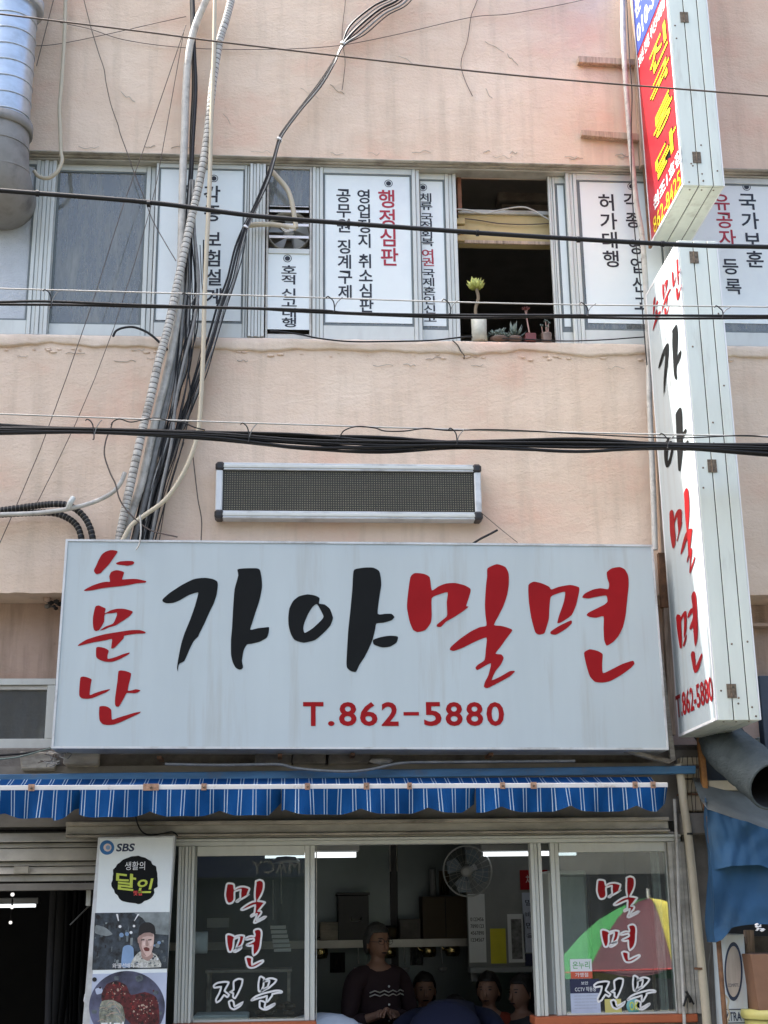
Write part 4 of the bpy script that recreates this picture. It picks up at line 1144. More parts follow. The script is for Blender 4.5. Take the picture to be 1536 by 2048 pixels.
W_('overhead_wire', 'short slack wire bridging the strand in front of the conduits', 'overhead wire', [(222, 850), (228, 842), (240, 838), (260, 844), (280, 841), (310, 836), (340, 842), (365, 845), (390, 855), (410, 860)], -1.32, 1.3, 'black')
for u, wh in ((182, 'left of the conduits'), (492, 'above the display board corner'), (908, 'above the display board middle'), (1330, 'before the projecting sign')):
    hanger(u, 835+u/1536*38, 872+(u/1536)*24, -1.32, 0, 'wire tie on the thick bundle '+wh)

# ------------------------------------------------------------------ LED display board
x0, z0, x1, z1 = WB(431, 927, 963, 1037, -.10)
t = thing('led_display', 'switched off dark LED display board in an aluminium frame', 'display board', ((x0+x1)/2, -.05, z0))
g = MB(); g.box(x0+.03, x1-.03, -.085, -.008, z0+.03, z1-.03, 'ledpanel'); g.build('led_panel', t)
cx = .045
for a in ((x0+cx, x1-cx, z1-.046, z1), (x0+cx, x1-cx, z0, z0+.046)):
    g = MB(); g.box(a[0], a[1], -.10, -.006, a[2], a[3], 'signtrim'); g.box(a[0], a[1], -.106, -.1005, a[2]+.012, a[2]+.032, 'alu'); g.build('frame_rail', t, .006)
for a in (x0, x1-.042):
    g = MB(); g.box(a, a+.042, -.10, -.006, z0+cx, z1-cx, 'signtrim'); g.build('frame_rail', t, .006)
for a in (x0-.004, x1-.052):
    for c in (z0-.004, z1-.052):
        g = MB(); g.box(a, a+.056, -.112, -.004, c, c+.056, 'blackbox'); g.build('corner_cap', t, .014)
g = MB()
nx, nz = 104, 17
for i in range(nx):
    for j in range(nz):
        x = x0+.05+(x1-x0-.1)*(i+.5)/nx; z = z0+.052+(z1-z0-.104)*(j+.5)/nz
        r_ = .0035
        g.add([(x-r_, -.086, z-r_), (x+r_, -.086, z-r_), (x+r_, -.086, z+r_), (x-r_, -.086, z+r_), (x, -.0895, z)], [(0, 1, 4), (1, 2, 4), (2, 3, 4), (3, 0, 4)], 'leddot')
g.build('led_dots', t, stuff=True)

# ------------------------------------------------------------------ the big shop sign
YS = -.30
q = [P(103, 1497, YS), P(1337, 1500, YS), P(1305, 1090, YS), P(132, 1079, YS)]
t = thing('shop_sign', 'big white shop sign brush lettered in black and red above the blue awning', 'sign', ((q[0]+q[1])/2))
g = MB(); g.hexa(q, [Vector((p.x, -.03, p.z)) for p in q], 'signtrim'); g.build('sign_box', t)
def inset(q, d):
    c = sum(q, Vector())/4
    return [p+Vector((math.copysign(d, c.x-p.x), 0, math.copysign(d, c.z-p.z))) for p in q]
qi = inset(q, .012)
g = MB(); g.hexa([p+Vector((0, -.004, 0)) for p in qi], [p+Vector((0, .002, 0)) for p in qi], 'signface'); g.build('sign_face', t)
g = MB()
for i in range(4):
    a, b_ = q[i], q[(i+1) % 4]; ai, bi = qi[i], qi[(i+1) % 4]
    f0 = [p+Vector((0, -.009, 0)) for p in (a, b_, bi, ai)]
    g.hexa(f0, [p+Vector((0, .008, 0)) for p in f0], 'signtrim')
g.build('edge_trim', t)
fs = lambda u, v: P(u, v, YS-.006)
for ch in '소문난가야밀면':
    g = MB()
    for s_ in strokes(ch):
        g.poly(s_, fs, 'signblack' if ch in '가야' else 'signred')
    g.build('brush_letter', t)
x0, z0, x1, z1 = WB(606, 1404, 1007, 1453, YS-.006)
for ch, u0, u1 in (('T', 606, 647), ('.', 656, 669), ('8', 678, 713), ('6', 720, 755), ('2', 763, 797), ('-', 807, 838), ('5', 848, 883), ('8', 891, 925), ('8', 932, 966), ('0', 973, 1008)):
    g = MB()
    v0, v1 = (1404, 1452)
    if ch == '.':
        v0, v1 = 1442, 1452
    if ch == '-':
        v0, v1 = 1424, 1431
    a0, c0, a1, c1 = WB(u0, v0, u1, v1, YS-.006)
    g.text(ch, FP(YS-.006), (a0, c0, a1, c1), 'signred', .022); g.build('letter', t)
for u, v in ((560, 1508), (705, 1506), (320, 1512), (980, 1506)):
    g = MB(); p = P(u, v, -.15); g.box(p.x-.012, p.x+.012, -.2, -.02, p.z-.02, p.z-.004, 'rust'); g.build('bolt', t)
W_('cable', 'green wire sagging under the left end of the big sign', 'wire', [(-20, 1520), (30, 1515), (60, 1508), (100, 1497), (130, 1494)], -.12, 1.6, 'succgrey')
W_('cable', 'black cable along the wall under the left end of the sign', 'cable', [(-30, 1512), (20, 1509), (60, 1505), (95, 1498), (110, 1493)], -.08, 2.4, 'black')
g = MB()
for k in range(14):
    a = Vector((random.uniform(88, 142), random.uniform(1504, 1532), 0)); b_ = a+Vector((random.uniform(-30, 30), random.uniform(-16, 14), 0)); c = (a+b_)/2+Vector((random.uniform(-10, 10), random.uniform(-8, 8), 0))
    g.tube(spline([P(p.x, p.y, -.12) for p in (a, c, b_)], 4), .0028, 4, random.choice(['thinwire', 'graycable', 'palecable']))
tag(g.build('wire_scraps'), 'tangle of wire scraps on the ledge under the sign corner', 'wire')['kind'] = 'stuff'
batten([(1235, 1500), (1340, 1527), (1345, 1519), (1240, 1494)], -.2, -.15, 'thin pale strip slanting under the right end of the sign', 'lintel')

# ------------------------------------------------------------------ projecting signs
XS = P(1353, 1476, -.10).x
def solve_y(u, x):            # depth at which the plane x shows at column u
    lo, hi = -3.0, .2
    for _ in range(50):
        mid = (lo+hi)/2
        if P(u, 1400, mid).x > x: hi = mid
        else: lo = mid
    return lo
q = PX(1436, 1442, XS); yo1 = q.y; zb1 = (q.z+PX(1353, 1476, XS).z)/2
zt1 = (PX(1366, 472, XS).z+PX(1298, 572, XS).z)/2
yw1 = (PX(1353, 1476, XS).y+PX(1297, 573, XS).y)/2
xr1 = P(1521, 1441, yo1).x
XU = P(1304, 485, -.10).x
q = PX(1368, 371, XU); yo2 = q.y; zb2 = (q.z+PX(1303, 488, XU).z)/2
yw2 = PX(1303, 488, XU).y
xr2 = P(1448, 370, yo2).x
zt2 = 9.0
def cabinet(t, x0, x1, yo, yw, z0, z1, facem, hinges, seams=(.38, .74)):
    g = MB(); g.box(x0+.004, x1-.004, yo+.006, yw, z0+.004, z1-.004, 'seam'); g.build('cabinet', t)
    ws = [0, seams[0], seams[1], 1]
    for i in range(3):
        a = x0+(x1-x0)*ws[i]+.003; b_ = x0+(x1-x0)*ws[i+1]-.003
        g = MB(); g.box(a, b_, yo, yo+.02, z0, z1, 'panel'); g.build('edge_panel', t, .002)
        g = MB(); g.box(a, b_, yo+.022, yw, z0-.001, z0+.02, 'panel'); g.build('bottom_panel', t, .002)
        g = MB(); g.box(a, b_, yo+.022, yw, z1-.02, z1+.001, 'panel'); g.build('top_panel', t, .002)
    g = MB(); g.box(x0-.004, x0+.003, yo+.018, yw-.018, z0+.018, z1-.018, facem); g.build('sign_face', t)
    g = MB(); g.box(x1-.003, x1+.004, yo+.018, yw-.018, z0+.018, z1-.018, facem); g.build('far_sign_face', t)
    g = MB()
    for x in (x0-.006, x1-.002):
        g.box(x, x+.008, yo+.002, yo+.017, z0+.002, z1-.002, 'white'); g.box(x, x+.008, yw-.017, yw-.001, z0+.002, z1-.002, 'white')
        g.box(x, x+.008, yo+.0175, yw-.0175, z0+.002, z0+.017, 'white'); g.box(x, x+.008, yo+.0175, yw-.0175, z1-.017, z1-.002, 'white')
    g.build('edge_trim', t)
    sx = x0+(x1-x0)*seams[0]
    for z in hinges:
        g = MB(); g.box(sx-.026, sx-.003, yo-.004, yo-.0005, z-.038, z+.038, 'hinge'); g.box(sx+.003, sx+.026, yo-.004, yo-.0005, z-.038, z+.038, 'hinge')
        g.tube([(sx, yo-.004, z-.038), (sx, yo-.004, z+.038)], .0045, 6, 'hinge'); g.build('hinge', t)
    g = MB()
    for k in range(14):
        x = random.choice([x0+.03, sx-.03, sx+.03, x1-.03])+random.uniform(-.01, .01); z = random.choice([z0+random.uniform(.02, .16), random.uniform(z0, z1)])
        g.lathe((x, yo-.0005, z), [(0, -.003), (.005, -.002), (.006, 0)], 7, 'hinge', 'Y')
    for k in range(3):
        x = x0+(x1-x0)*(.2+.3*k)
        g.lathe((x, yo+.05, z0-.001), [(.006, 0), (.005, -.003), (0, -.003)], 7, 'hinge')
    g.build('rivet', t, stuff=True)
T1 = thing('projecting_sign', 'tall white projecting sign with black and red brush letters, lower of the two', 'sign', ((XS+xr1)/2, yw1, zb1), 'projecting signs on the wall')
cabinet(T1, XS, xr1, yo1, yw1, zb1, zt1, 'signface', [P(1391, 515, yo1).z, P(1422, 932, yo1).z, P(1458, 1382, yo1).z])
T2 = thing('projecting_sign', 'red projecting sign with yellow letters and blue top, upper of the two', 'sign', ((XU+xr2)/2, yw2, zb2), 'projecting signs on the wall')
cabinet(T2, XU, xr2, yo2, yw2, zb2, zt2, 'redface', [P(1402, 36, yo2).z, P(1424, 316, yo2).z])
def face(X):
    return lambda s_, z: Vector((X-.0075, -s_, z))
def sz(u, v, X):
    p = PX(u, v, X); return -p.y, p.z
def put(ch, t, X, L, Rr, T, Bm, m):
    s0 = sz(*L, X)[0]; s1 = sz(*Rr, X)[0]; z1 = sz(*T, X)[1]; z0 = sz(*Bm, X)[1]
    g = MB()
    for st in strokes_norm(ch):
        g.poly([[(s0+(s1-s0)*a, z0+(z1-z0)*b) for a, b in lp] for lp in st], face(X), m)
    g.build('brush_letter', t)
put('난', T1, XS, (1345, 544), (1366, 571), (1357, 517), (1357, 602), 'signred')
put('문', T1, XS, (1325, 624), (1343.5, 577), (1337, 552), (1337, 628), 'signred')
put('소', T1, XS, (1307.6, 663), (1324, 625), (1312, 593), (1307, 663), 'signred')
put('가', T1, XS, (1319, 738), (1365, 710), (1355, 648), (1330, 795), 'signblack')
put('야', T1, XS, (1329.5, 900), (1379, 882), (1363, 813), (1361, 944), 'signblack')
put('밀', T1, XS, (1339.6, 1028), (1393, 1115), (1378, 972), (1381, 1148), 'signred')
put('면', T1, XS, (1354, 1229), (1407, 1309), (1393, 1180), (1390, 1348), 'signred')
def ftext(t, X, s, L, Rr, T, Bm, m, bold=.02, outline=None):
    s0 = sz(*L, X)[0]; s1 = sz(*Rr, X)[0]; z1 = sz(*T, X)[1]; z0 = sz(*Bm, X)[1]
    g = MB()
    if outline:
        g.text(s, lambda a, b: Vector((X-.006, -a, b)), (s0-.008, z0-.008, s1+.008, z1+.008), outline, bold+.024)
    g.text(s, face(X), (s0, z0, s1, z1), m, bold)
    g.build('letter', t)
ftext(T1, XS, 'T.862-5880', (1353, 1393), (1430, 1403), (1356, 1390), (1358, 1437), 'signred', .02)
ftext(T2, XU, '진', (1300, 117), (1337.6, 88), (1333.6, 35), (1305.5, 158.7), 'yellow', .012, 'signblack')
ftext(T2, XU, '국', (1304, 216), (1342, 135.5), (1338.5, 102.5), (1305, 216.6), 'yellow', .012, 'signblack')
ftext(T2, XU, '통', (1307.6, 242), (1346.4, 195), (1342.8, 171), (1317, 279), 'yellow', .012, 'signblack')
ftext(T2, XU, '닭', (1311.7, 313.5), (1353, 246), (1352.7, 241), (1317, 362.7), 'yellow', .010, 'signblack')
ftext(T2, XU, '원조1호점', (1309, 407), (1364, 310), (1311, 392), (1312, 421), 'white', .03)
ftext(T2, XU, '862-8425', (1309, 450), (1363, 355), (1310, 435), (1312, 466), 'yellow', .0)
zbl = sz(1284, 88, XU)[1]
zb_b = sz(1322, 0, XU)[1]
g = MB(); g.box(XU-.0068, XU-.0045, yo2+.02, yw2-.02, (zbl+zb_b)/2, zt2-.02, 'blueface'); g.build('blue_band', T2)
zl = (zbl+zb_b)/2
s0, s1 = -yw2+.06, -yo2-.06
g = MB(); g.text('30년 전통 부산3대통닭', face(XU), (s0-.01, zl-.13, s1+.02, zl-.035), 'white', .02); g.build('letter', T2)
g = MB(); g.text('010-3122', face(XU), (s0+.0, zl+.06, s1+.1, zl+.19), 'white', .02); g.build('letter', T2)
g = MB(); g.text('문의', face(XU), (s0, zl+.25, s0+.3, zl+.42), 'white', .02); g.build('letter', T2)
# steelwork holding them to the wall
for (v, zname) in ((700, 'upper'), (1240, 'lower')):
    z = P(1320, v, -.05).z
    g = MB(); g.box(XS+.04, XS+.09, yw1-.02, .02, z-.03, z+.03, 'rust'); tag(g.build('steel_bracket', None, .003), zname+' rusty bracket between the wall and the white projecting sign', 'bracket')
g = MB(); a = [P(u, v, -.05) for u, v in ((1352, 1470), (1340, 1470), (1306, 780), (1318, 780))]
g.hexa(a, [Vector((p.x, .0, p.z)) for p in a], 'wood'); tag(g.build('wooden_plank', None, .003), 'dark split plank behind the white projecting sign', 'plank')
g = MB(); a = [P(u, v, -.10) for u, v in ((1352, 1520), (1342, 1525), (1318, 1320), (1324, 1300))]
g.hexa(a, [Vector((p.x, -.07, p.z)) for p in a], 'lintel'); tag(g.build('wooden_lath', None, .002), 'grey split lath hanging at the right end of the big sign', 'lath')
g = MB(); a = [P(u, v, -.055) for u, v in ((1340, 1215), (1323, 1215), (1316, 1105), (1332, 1105))]
g.hexa(a, [Vector((p.x, -.052+.03, p.z)) for p in a], 'rust'); tag(g.build('steel_plate', None, .003), 'rusty plate fixed over the split plank', 'plate')

# ------------------------------------------------------------------ the blue awning
AW = thing('awning', 'blue awning with white pinstripes and a torn wavy valance', 'awning', P(680, 1600, -.4))
def zline(u0, v0, u1, v1, y):
    return P(u0, v0, y), P(u1, v1, y)
a, b_ = P(-120, 1550, -.16), P(1392, 1531, -.16)
a2, b2 = P(-120, 1566, -.16), P(1392, 1547, -.16)
g = MB(); f0 = [a2, b2, b_, a]; g.hexa(f0, [p+Vector((0, .05, 0)) for p in f0], 'blue_paint'); g.build('wall_rail', AW, .003)
a, b_ = P(-120, 1573, -.52), P(1337, 1569, -.52)
def barpt(u):
    return P(u, 1576-(u/1337)*6, -.52)
g = MB()
a, b_ = barpt(-120), barpt(1336)
f0 = [a+Vector((0, 0, -.014)), b_+Vector((0, 0, -.014)), b_+Vector((0, 0, .014)), a+Vector((0, 0, .014))]
g.hexa(f0, [p+Vector((0, .035, 0)) for p in f0], 'whitebar'); g.build('front_bar', AW, .003)
for u, w_ in ((63, 12), (302, 30), (408, 10), (615, 10), (733, 11), (819, 9), (1005, 10), (1067, 12), (1270, 10), (1306, 10)):
    c = barpt(u); k_ = w_/2*7.5/2700
    g = MB(); g.box(c.x-k_, c.x+k_, c.y-.006, c.y-.0005, c.z-.017, c.z+.019, 'bracket'); g.lathe((c.x, c.y-.006, c.z), [(0, -.006), (.006, -.005), (.007, 0)], 8, 'hinge', 'Y'); g.build('bracket', AW)
# striped cloth in columns; stripe columns carry the stripe colour
P0 = 28.4
cols = []
u = -130.0
k = 0
while u < 1334:
    cols += [(u, u+10.6, 0), (u+10.6, u+12.3, 1), (u+12.3, u+16.6, 0), (u+16.6, u+18.3, 1), (u+18.3, u+P0, 0)]
    u += P0
def cloth(name, rows, fn, ulo, uhi):
    g = MB()
    for (a, b_, st) in cols:
        a = max(a, ulo); b_ = min(b_, uhi)
        if b_-a < .2: continue
        n = 1 if st else (2 if b_-a > 4 else 1)
        for j in range(n):
            u0 = a+(b_-a)*j/n; u1 = a+(b_-a)*(j+1)/n
            vs_ = []
            for i in range(rows+1):
                vs_ += [fn(u0, i/rows), fn(u1, i/rows)]
            g.add(vs_, [(2*i, 2*i+1, 2*i+3, 2*i+2) for i in range(rows)], 'awnwhite' if st else 'awning', True)
    return g.build(name, AW)
def topfn(u, t):
    p1 = barpt(u)+Vector((0, .036, .006)); p0 = P(u, 1553-(u/1337)*8, -.17)+Vector((0, 0, .012))
    p0 = Vector((p1.x, -.17, p1.z+.072))
    q_ = p0.lerp(p1, t)
    q_.z -= .018*sin(pi*t)*(1+.4*sin(u*.02))
    return q_
cloth('canopy', 6, topfn, -130, 1336)
segs = [(-130, 160), (161, 563), (564, 950), (951, 1334)]
def bottom(u, i):
    d = 1637-(u/1337)*9
    lo, hi = segs[i]
    for pk in (10, 150, 301, 440, 572, 720, 855, 1000, 1135, 1268):
        d -= 11*max(0, 1-abs(u-pk)/34)**1.4
    e = min(u-lo, hi-u)
    if u > hi-26: d -= (26-(hi-u))*.7
    if i == 0 and u > 110: d += 5
    if i == 3 and u > 1130: d += (u-1130)*.015
    return d
for i, (lo, hi) in enumerate(segs):
    def vfn(u, t, i=i, lo=lo, hi=hi):
        p1 = barpt(u)+Vector((0, -.003, -.012))
        L = (bottom(u, i)-1583)*7.5/2700
        wob = .022*sin(u*.045+i*1.3)*t+.012*sin(u*.13+i)*t*t + (.05*max(0, 1-(hi-u)/30)*t if hi-u < 30 else 0)
        return Vector((p1.x+(.012*t*noise.noise(Vector((u*.02, i, 0)))), p1.y-.01*t+wob, p1.z-L*t))
    cloth('valance', 6, vfn, lo, hi)
W_('cable', 'grey cable swagged along the blue awning rail', 'cable', [(330, 1528), (430, 1530), (512, 1529), (560, 1529), (590, 1536), (640, 1541), (700, 1543), (745, 1538), (780, 1530), (815, 1525), (900, 1524), (1020, 1523), (1150, 1522)], -.215, 2.8, 'graycable')
W_('cable', 'short black wire dangling from the valance to the lit board', 'wire', [(271, 1632), (276, 1650), (285, 1664), (300, 1670), (325, 1667), (345, 1664), (356, 1672)], -.2, 1.4, 'black')

# ------------------------------------------------------------------ shop front: header, rails, sashes
ZG = 0.0
def gx(u, v, y):
    return P(u, v, y).x
zh0 = P(700, 1640, .0).z; zh1 = P(700, 1530, .06).z
g = MB(); g.box(XL, P(1385, 1600, .0).x, .03, .3, zh0-.02, zh1, 'header'); g.build('shopfront_header', B)
xa, xb = P(132, 1650, -.03).x, P(1338, 1650, -.03).x
for (v0, v1, y, m) in ((1639, 1647, -.045, 'lintel'), (1647.5, 1664, -.02, 'alu_dirty'), (1664.5, 1669, -.05, 'lintel')):
    g = MB(); g.box(xa, xb, y, .029, P(700, v1, y).z, P(700, v0, y).z, m); g.build('header_rail', B, .003)
xa2, xb2 = P(352, 1680, -.03).x, P(1362, 1680, -.03).x
for (v0, v1, y, m) in ((1669.5, 1674, -.01, 'alu_dirty'), (1674.5, 1680, -.035, 'alu'), (1680.5, 1689, -.02, 'alu')):
    g = MB(); g.box(xa2, xb2, y, .09, P(700, v1, y).z, P(700, v0, y).z, m); g.build('header_rail', B, .003)
zT = P(700, 1689.5, 0).z; zB = P(700, 2040, 0).z
# low wall under the glass, orange edge
for ua, ub, top_ in ((345, 633, zB), (1066, 1390, zB)):
    g = MB(); g.box(P(ua, 2000, 0).x, P(ub, 2000, 0).x, -.04, .14, zB-.045, top_, 'orangesill'); g.build('counter_edge', B, .006)
    g = MB(); g.box(P(ua, 2000, 0).x, P(ub, 2000, 0).x, .0, .12, .12, zB-.046, 'header'); g.build('stall_riser', B)
g = MB(); g.box(P(634, 2000, 0).x, P(1065, 2000, 0).x, .0, .12, .12, zB-.12, 'header'); g.build('stall_riser', B)
VS = 1860
def sx(u, y): return P(u, VS, y).x
def sstile(g, u0, u1, y0, y1, n, m='alu', z0=None, z1=None):
    x0, x1 = sx(u0, y0), sx(u1, y0); w_ = (x1-x0)/n
    for i in range(n):
        g.box(x0+w_*i+.0012, x0+w_*(i+1)-.0012, y0+(0 if i % 2 == 0 else .01), y1, z0 or zB+.001, z1 or zT-.001, m)
    g.box(x0+.002, x1-.002, y0+.016, y1-.002, (z0 or zB+.001)+.001, (z1 or zT-.001)-.001, 'gasket')
g = MB(); sstile(g, 352, 386, -.03, .09, 5); g.build('door_jamb', B, .002)
g = MB(); sstile(g, 1067, 1090, -.02, .06, 3); g.build('window_stile', B, .002)
g = MB(); sstile(g, 1347, 1392, -.03, .09, 5, 'alu_dirty'); g.build('door_jamb', B, .002)
def shopsash(uL, uR, wl, wr, y, pane, label, top=.055):
    g = MB(); sstile(g, uL, uL+wl, y, y+.035, 2); sstile(g, uR-wr, uR, y, y+.035, 2)
    a, b_ = sx(uL+wl, y), sx(uR-wr, y)
    g.box(a+.0005, b_-.0005, y+.003, y+.033, zT-top, zT-.001, 'alu')
    g.box(a+.0005, b_-.0005, y+.003, y+.033, zB+.001, zB+.012, 'alu')
    o = g.build('shop_sash', B, .002, label)
    g = MB(); g.box(a+.001, b_-.001, y+.014, y+.019, zB+.0125, zT-top-.001, pane); g.build('pane', o)
    return o
SL = shopsash(386.5, 630, 4, 21, .0, 'g_clear', 'left sliding shop window with brush lettering')
SR = shopsash(1107, 1346.5, 19, 5, .0, 'g_refl', 'right sliding shop window with brush lettering and stickers')
g = MB(); sstile(g, 1312, 1328, .06, .09, 3, 'alu_dirty'); sstile(g, 631, 634, .045, .09, 1, 'alu_dirty'); g.build('window_stile', B, .002)
# brush lettering on the panes: white outline under coloured fill
def panelet(o, du, dv, base_y, items):
    for ch, (u0, v0, u1, v1), m, ow in items:
        x0, z0, x1, z1 = WB(u0, v0, u1, v1, base_y)
        W2, H2 = x1-x0, z1-z0
        g = MB()
        for st in strokes_norm(ch):
            loops = [[(x0+W2*a, z0+H2*b) for a, b in lp] for lp in st]
            g.poly(loops, FP(base_y-.0016), m)
            for lp in loops:
                g.ribbon(lp, .0105, FP(base_y-.0022), 'white')
        g.build('brush_letter', o)
L1 = [('밀', (450, 1760, 532, 1846), 'signred', 1), ('면', (452, 1858, 527, 1936), 'signred', 1), ('전', (427, 1958, 485, 2019), 'signblack', 1), ('문', (503, 1953, 564, 2019), 'signblack', 1)]
panelet(SL, 0, 0, .0135, L1)
L2 = [('밀', (1194, 1753, 1276, 1835), 'signred', 1), ('면', (1203, 1849, 1278, 1925), 'signred', 1), ('전', (1189, 1957, 1248, 2018), 'signblack', 1), ('문', (1254, 1951, 1311, 2019), 'signblack', 1)]
panelet(SR, 0, 0, .0135, L2)
# stickers on the right pane
def sticker(label, u0, v0, u1, v1, bands, texts, y=.0125, cat='sticker'):
    x0, z0, x1, z1 = WB(u0, v0, u1, v1, y)
    g = MB()
    for f0, f1, m in bands:
        g.box(x0, x1, y-.0006, y, z0+(z1-z0)*f0, z0+(z1-z0)*f1-.0002, m)
    for s_, a0, b0, a1, b1, m in texts:
        g.text(s_, FP(y-.0014), (x0+(x1-x0)*a0, z0+(z1-z0)*b0, x0+(x1-x0)*a1, z0+(z1-z0)*b1), m, .01)
    return tag(g.build('sticker'), label, cat)
sticker('green and red voucher sticker on the right shop window', 1141, 1918, 1184, 1957, [(0, .36, 'stickred'), (.36, 1, 'paper')], [('온누리', .1, .5, .9, .88, 'stickgreen'), ('가맹점', .2, .08, .8, .3, 'paper')])
sticker('dark blue and white CCTV notice on the right shop window', 1141, 1958, 1200, 2026, [(0, .58, 'lavender'), (.58, 1, 'sticknavy')], [('CCTV 작동중', .16, .63, .88, .77, 'paper'), ('보안', .38, .83, .62, .93, 'paper')]+[('ㅡㅡㅡㅡㅡㅡ', .12, .14+k*.09, .88, .145+k*.09, 'ink') for k in range(5)])
sticker('small yellow sticker low on the right shop window', 1210, 1998, 1243, 2033, [(0, 1, 'tubyellow')], [])
x0, z0, x1, z1 = WB(1252, 1990, 1283, 2034, .012)
g = MB(); g.lathe(((x0+x1)/2, .0125, (z0+z1)/2), [(0, -.0006), (.042, -.0006), (.042, 0)], 22, 'cyanstick', 'Y'); g.text('OK', FP(.0112), (x0+.02, z0+.035, x1-.015, z1-.035), 'lime', .02)
tag(g.build('sticker'), 'round turquoise sticker low on the right shop window', 'sticker')
g = MB(); g.pbox(1128, 2033, 1134, 2048, -.02, -.001, 'blackbox'); g.build('sash_lock', SR)

# ------------------------------------------------------------------ the restaurant room
RX0, RX1 = P(330, 1860, .2).x, P(1392, 1860, .2).x
zc = P(700, 1689, 0).z+.02
YB = 2.6
g = MB(); g.box(RX0-.3, RX1, .1, YB+2, -.05, .0, 'concrete'); g.build('room_floor', B)
g = MB(); g.box(RX0-.3, RX1, .30, YB+.2, zc+.28, zc+.33, 'roomwall'); g.build('room_ceiling', B)
g = MB(); g.box(RX0-.35, RX0-.3, .1, YB+.2, 0, zc+.33, 'roomwall'); g.build('room_side_wall', B)
g = MB(); g.box(RX1, RX1+.05, .1, YB+.2, 0, zc+.33, 'roomwall'); g.build('room_side_wall', B)
xm = P(787, 1760, YB).x
for a, b_ in ((RX0-.3, xm-.03), (xm+.03, RX1)):
    g = MB(); g.box(a, b_, YB, YB+.05, 0.0, zc+.27, 'roomwall'); g.build('steel_panel', B)
g = MB(); g.box(xm-.028, xm+.028, YB-.03, YB+.03, 0, zc+.27, 'blackbox'); g.build('panel_post', B, .004)
g = MB(); g.tube([(xm-.026, YB-.033, zc+.2), (xm-.026, YB-.033, zc-.1)], .005, 6, 'steelwire'); g.tube([(xm+.026, YB-.033, zc+.2), (xm+.026, YB-.033, zc-.1)], .005, 6, 'steelwire'); g.build('post_trim', B)
def tubelamp(u0, v0, u1, v1, y, label):
    x0, z0, x1, z1 = WB(u0, v0, u1, v1, y)
    t = thing('tube_lamp', label, 'lamp', ((x0+x1)/2, y, z1+.05), 'lit tube lamps on the restaurant ceiling')
    g = MB(); g.box(x0-.02, x1+.02, y-.03, y+.06, z1+.004, z1+.05, 'fixture'); g.build('lamp_housing', t, .006)
    g = MB(); c = (z0+z1)/2; g.tube([(x0, y, c), (x1, y, c)], (z1-z0)/2, 10, 'tube'); g.build('tube', t)
    g = MB(); g.tube([(((x0+x1)/2), y+.02, z1+.05), ((x0+x1)/2, y+.02, zc+.28)], .006, 6, 'fixture'); g.build('hanger', t)
tubelamp(530, 1705, 712, 1716, 1.0, 'lit tube lamp above the standing man')
tubelamp(967, 1703, 1152, 1712, 1.25, 'lit tube lamp in front of the wall fan')
# lamp suspension plate behind the left pane
g = MB(); q = P(572, 1722, .9); g.lathe(q, [(.085, -.012), (.09, 0.0), (.06, .025), (0, .03)], 18, 'fixture'); tag(g.build('lamp_mount'), 'pale oval ceiling mount by the left tube lamp', 'lamp mount')
W_('pull_cord', 'white pull cord with a small bulb shaped end', 'cord', [(562, 1730), (562, 1790), (563, 1808)], .95, .8, 'palecable', n=5)
W_('pull_cord', 'shorter pull cord hanging left of the first', 'cord', [(546, 1760), (546, 1830), (546, 1840)], .95, .8, 'palecable', n=5)
# shelf with kettles
zsf = P(760, 1880, YB-.25).z
g = MB(); g.box(RX0-.25, P(930, 1880, YB-.2).x, YB-.34, YB-.002, zsf-.025, zsf, 'roomwall'); g.box(RX0-.25, P(930, 1880, YB-.2).x, YB-.345, YB-.341, zsf-.05, zsf+.004, 'steelwire'); tag(g.build('kitchen_shelf'), 'long steel shelf across the back wall of the kitchen', 'shelf')
for u, v, lab in ((641, 1905, 'brass kettle hanging at the open window edge'), (778, 1904, 'brass kettle hanging right of the standing man'), (858, 1902, 'brass kettle hanging under the brown cabinet'), (905, 1900, 'brass kettle hanging nearest the wall calendar')):
    c = P(u, v, YB-.28)
    t = thing('kettle', lab, 'kettle', c, 'brass kettles hanging under the shelf')
    g = MB(); g.lathe(c, [(0, -.045), (.045, -.04), (.055, -.01), (.05, .03), (.03, .05), (.012, .055), (0, .06)], 14, 'brass'); g.build('body', t)
    g = MB(); g.tube(spline([c+Vector((-.045, 0, 0)), c+Vector((-.07, -.01, .01)), c+Vector((-.085, -.01, .04))], 4), [.012]*5+[.008]*4, 6, 'brass'); g.build('spout', t)
    g = MB(); g.tube(spline([c+Vector((-.03, 0, .05)), c+Vector((-.02, 0, .1)), c+Vector((.02, 0, .1)), c+Vector((.03, 0, .05))], 5), .005, 5, 'blackbox'); g.build('handle', t)
g = MB(); x0, z0, x1, z1 = WB(676, 1791, 737, 1874, YB-.3); g.box(x0, x1, YB-.32, YB-.05, zsf+.001, z1, 'blackbox'); g.box(x0-.01, x1+.01, YB-.33, YB-.04, z1+.001, z1+.02, 'blackbox'); g.tube(spline([P(703, 1836, YB-.33), P(704, 1841, YB-.35), P(721, 1841, YB-.35), P(723, 1835, YB-.33)], 4), .006, 5, 'steelwire')
tag(g.build('storage_box', None, .01), 'black lidded box standing on the shelf', 'box')
g = MB(); x0, z0, x1, z1 = WB(845, 1793, 936, 1876, YB-.3); g.box(x0, x1, YB-.32, YB-.05, zsf+.001, z1, 'browncab'); g.box((x0+x1)/2-.003, (x0+x1)/2+.003, YB-.323, YB-.3205, zsf+.01, z1-.01, 'dark'); tag(g.build('brown_cabinet', None, .006), 'brown wooden box cabinet on the shelf beside the fan', 'cabinet')
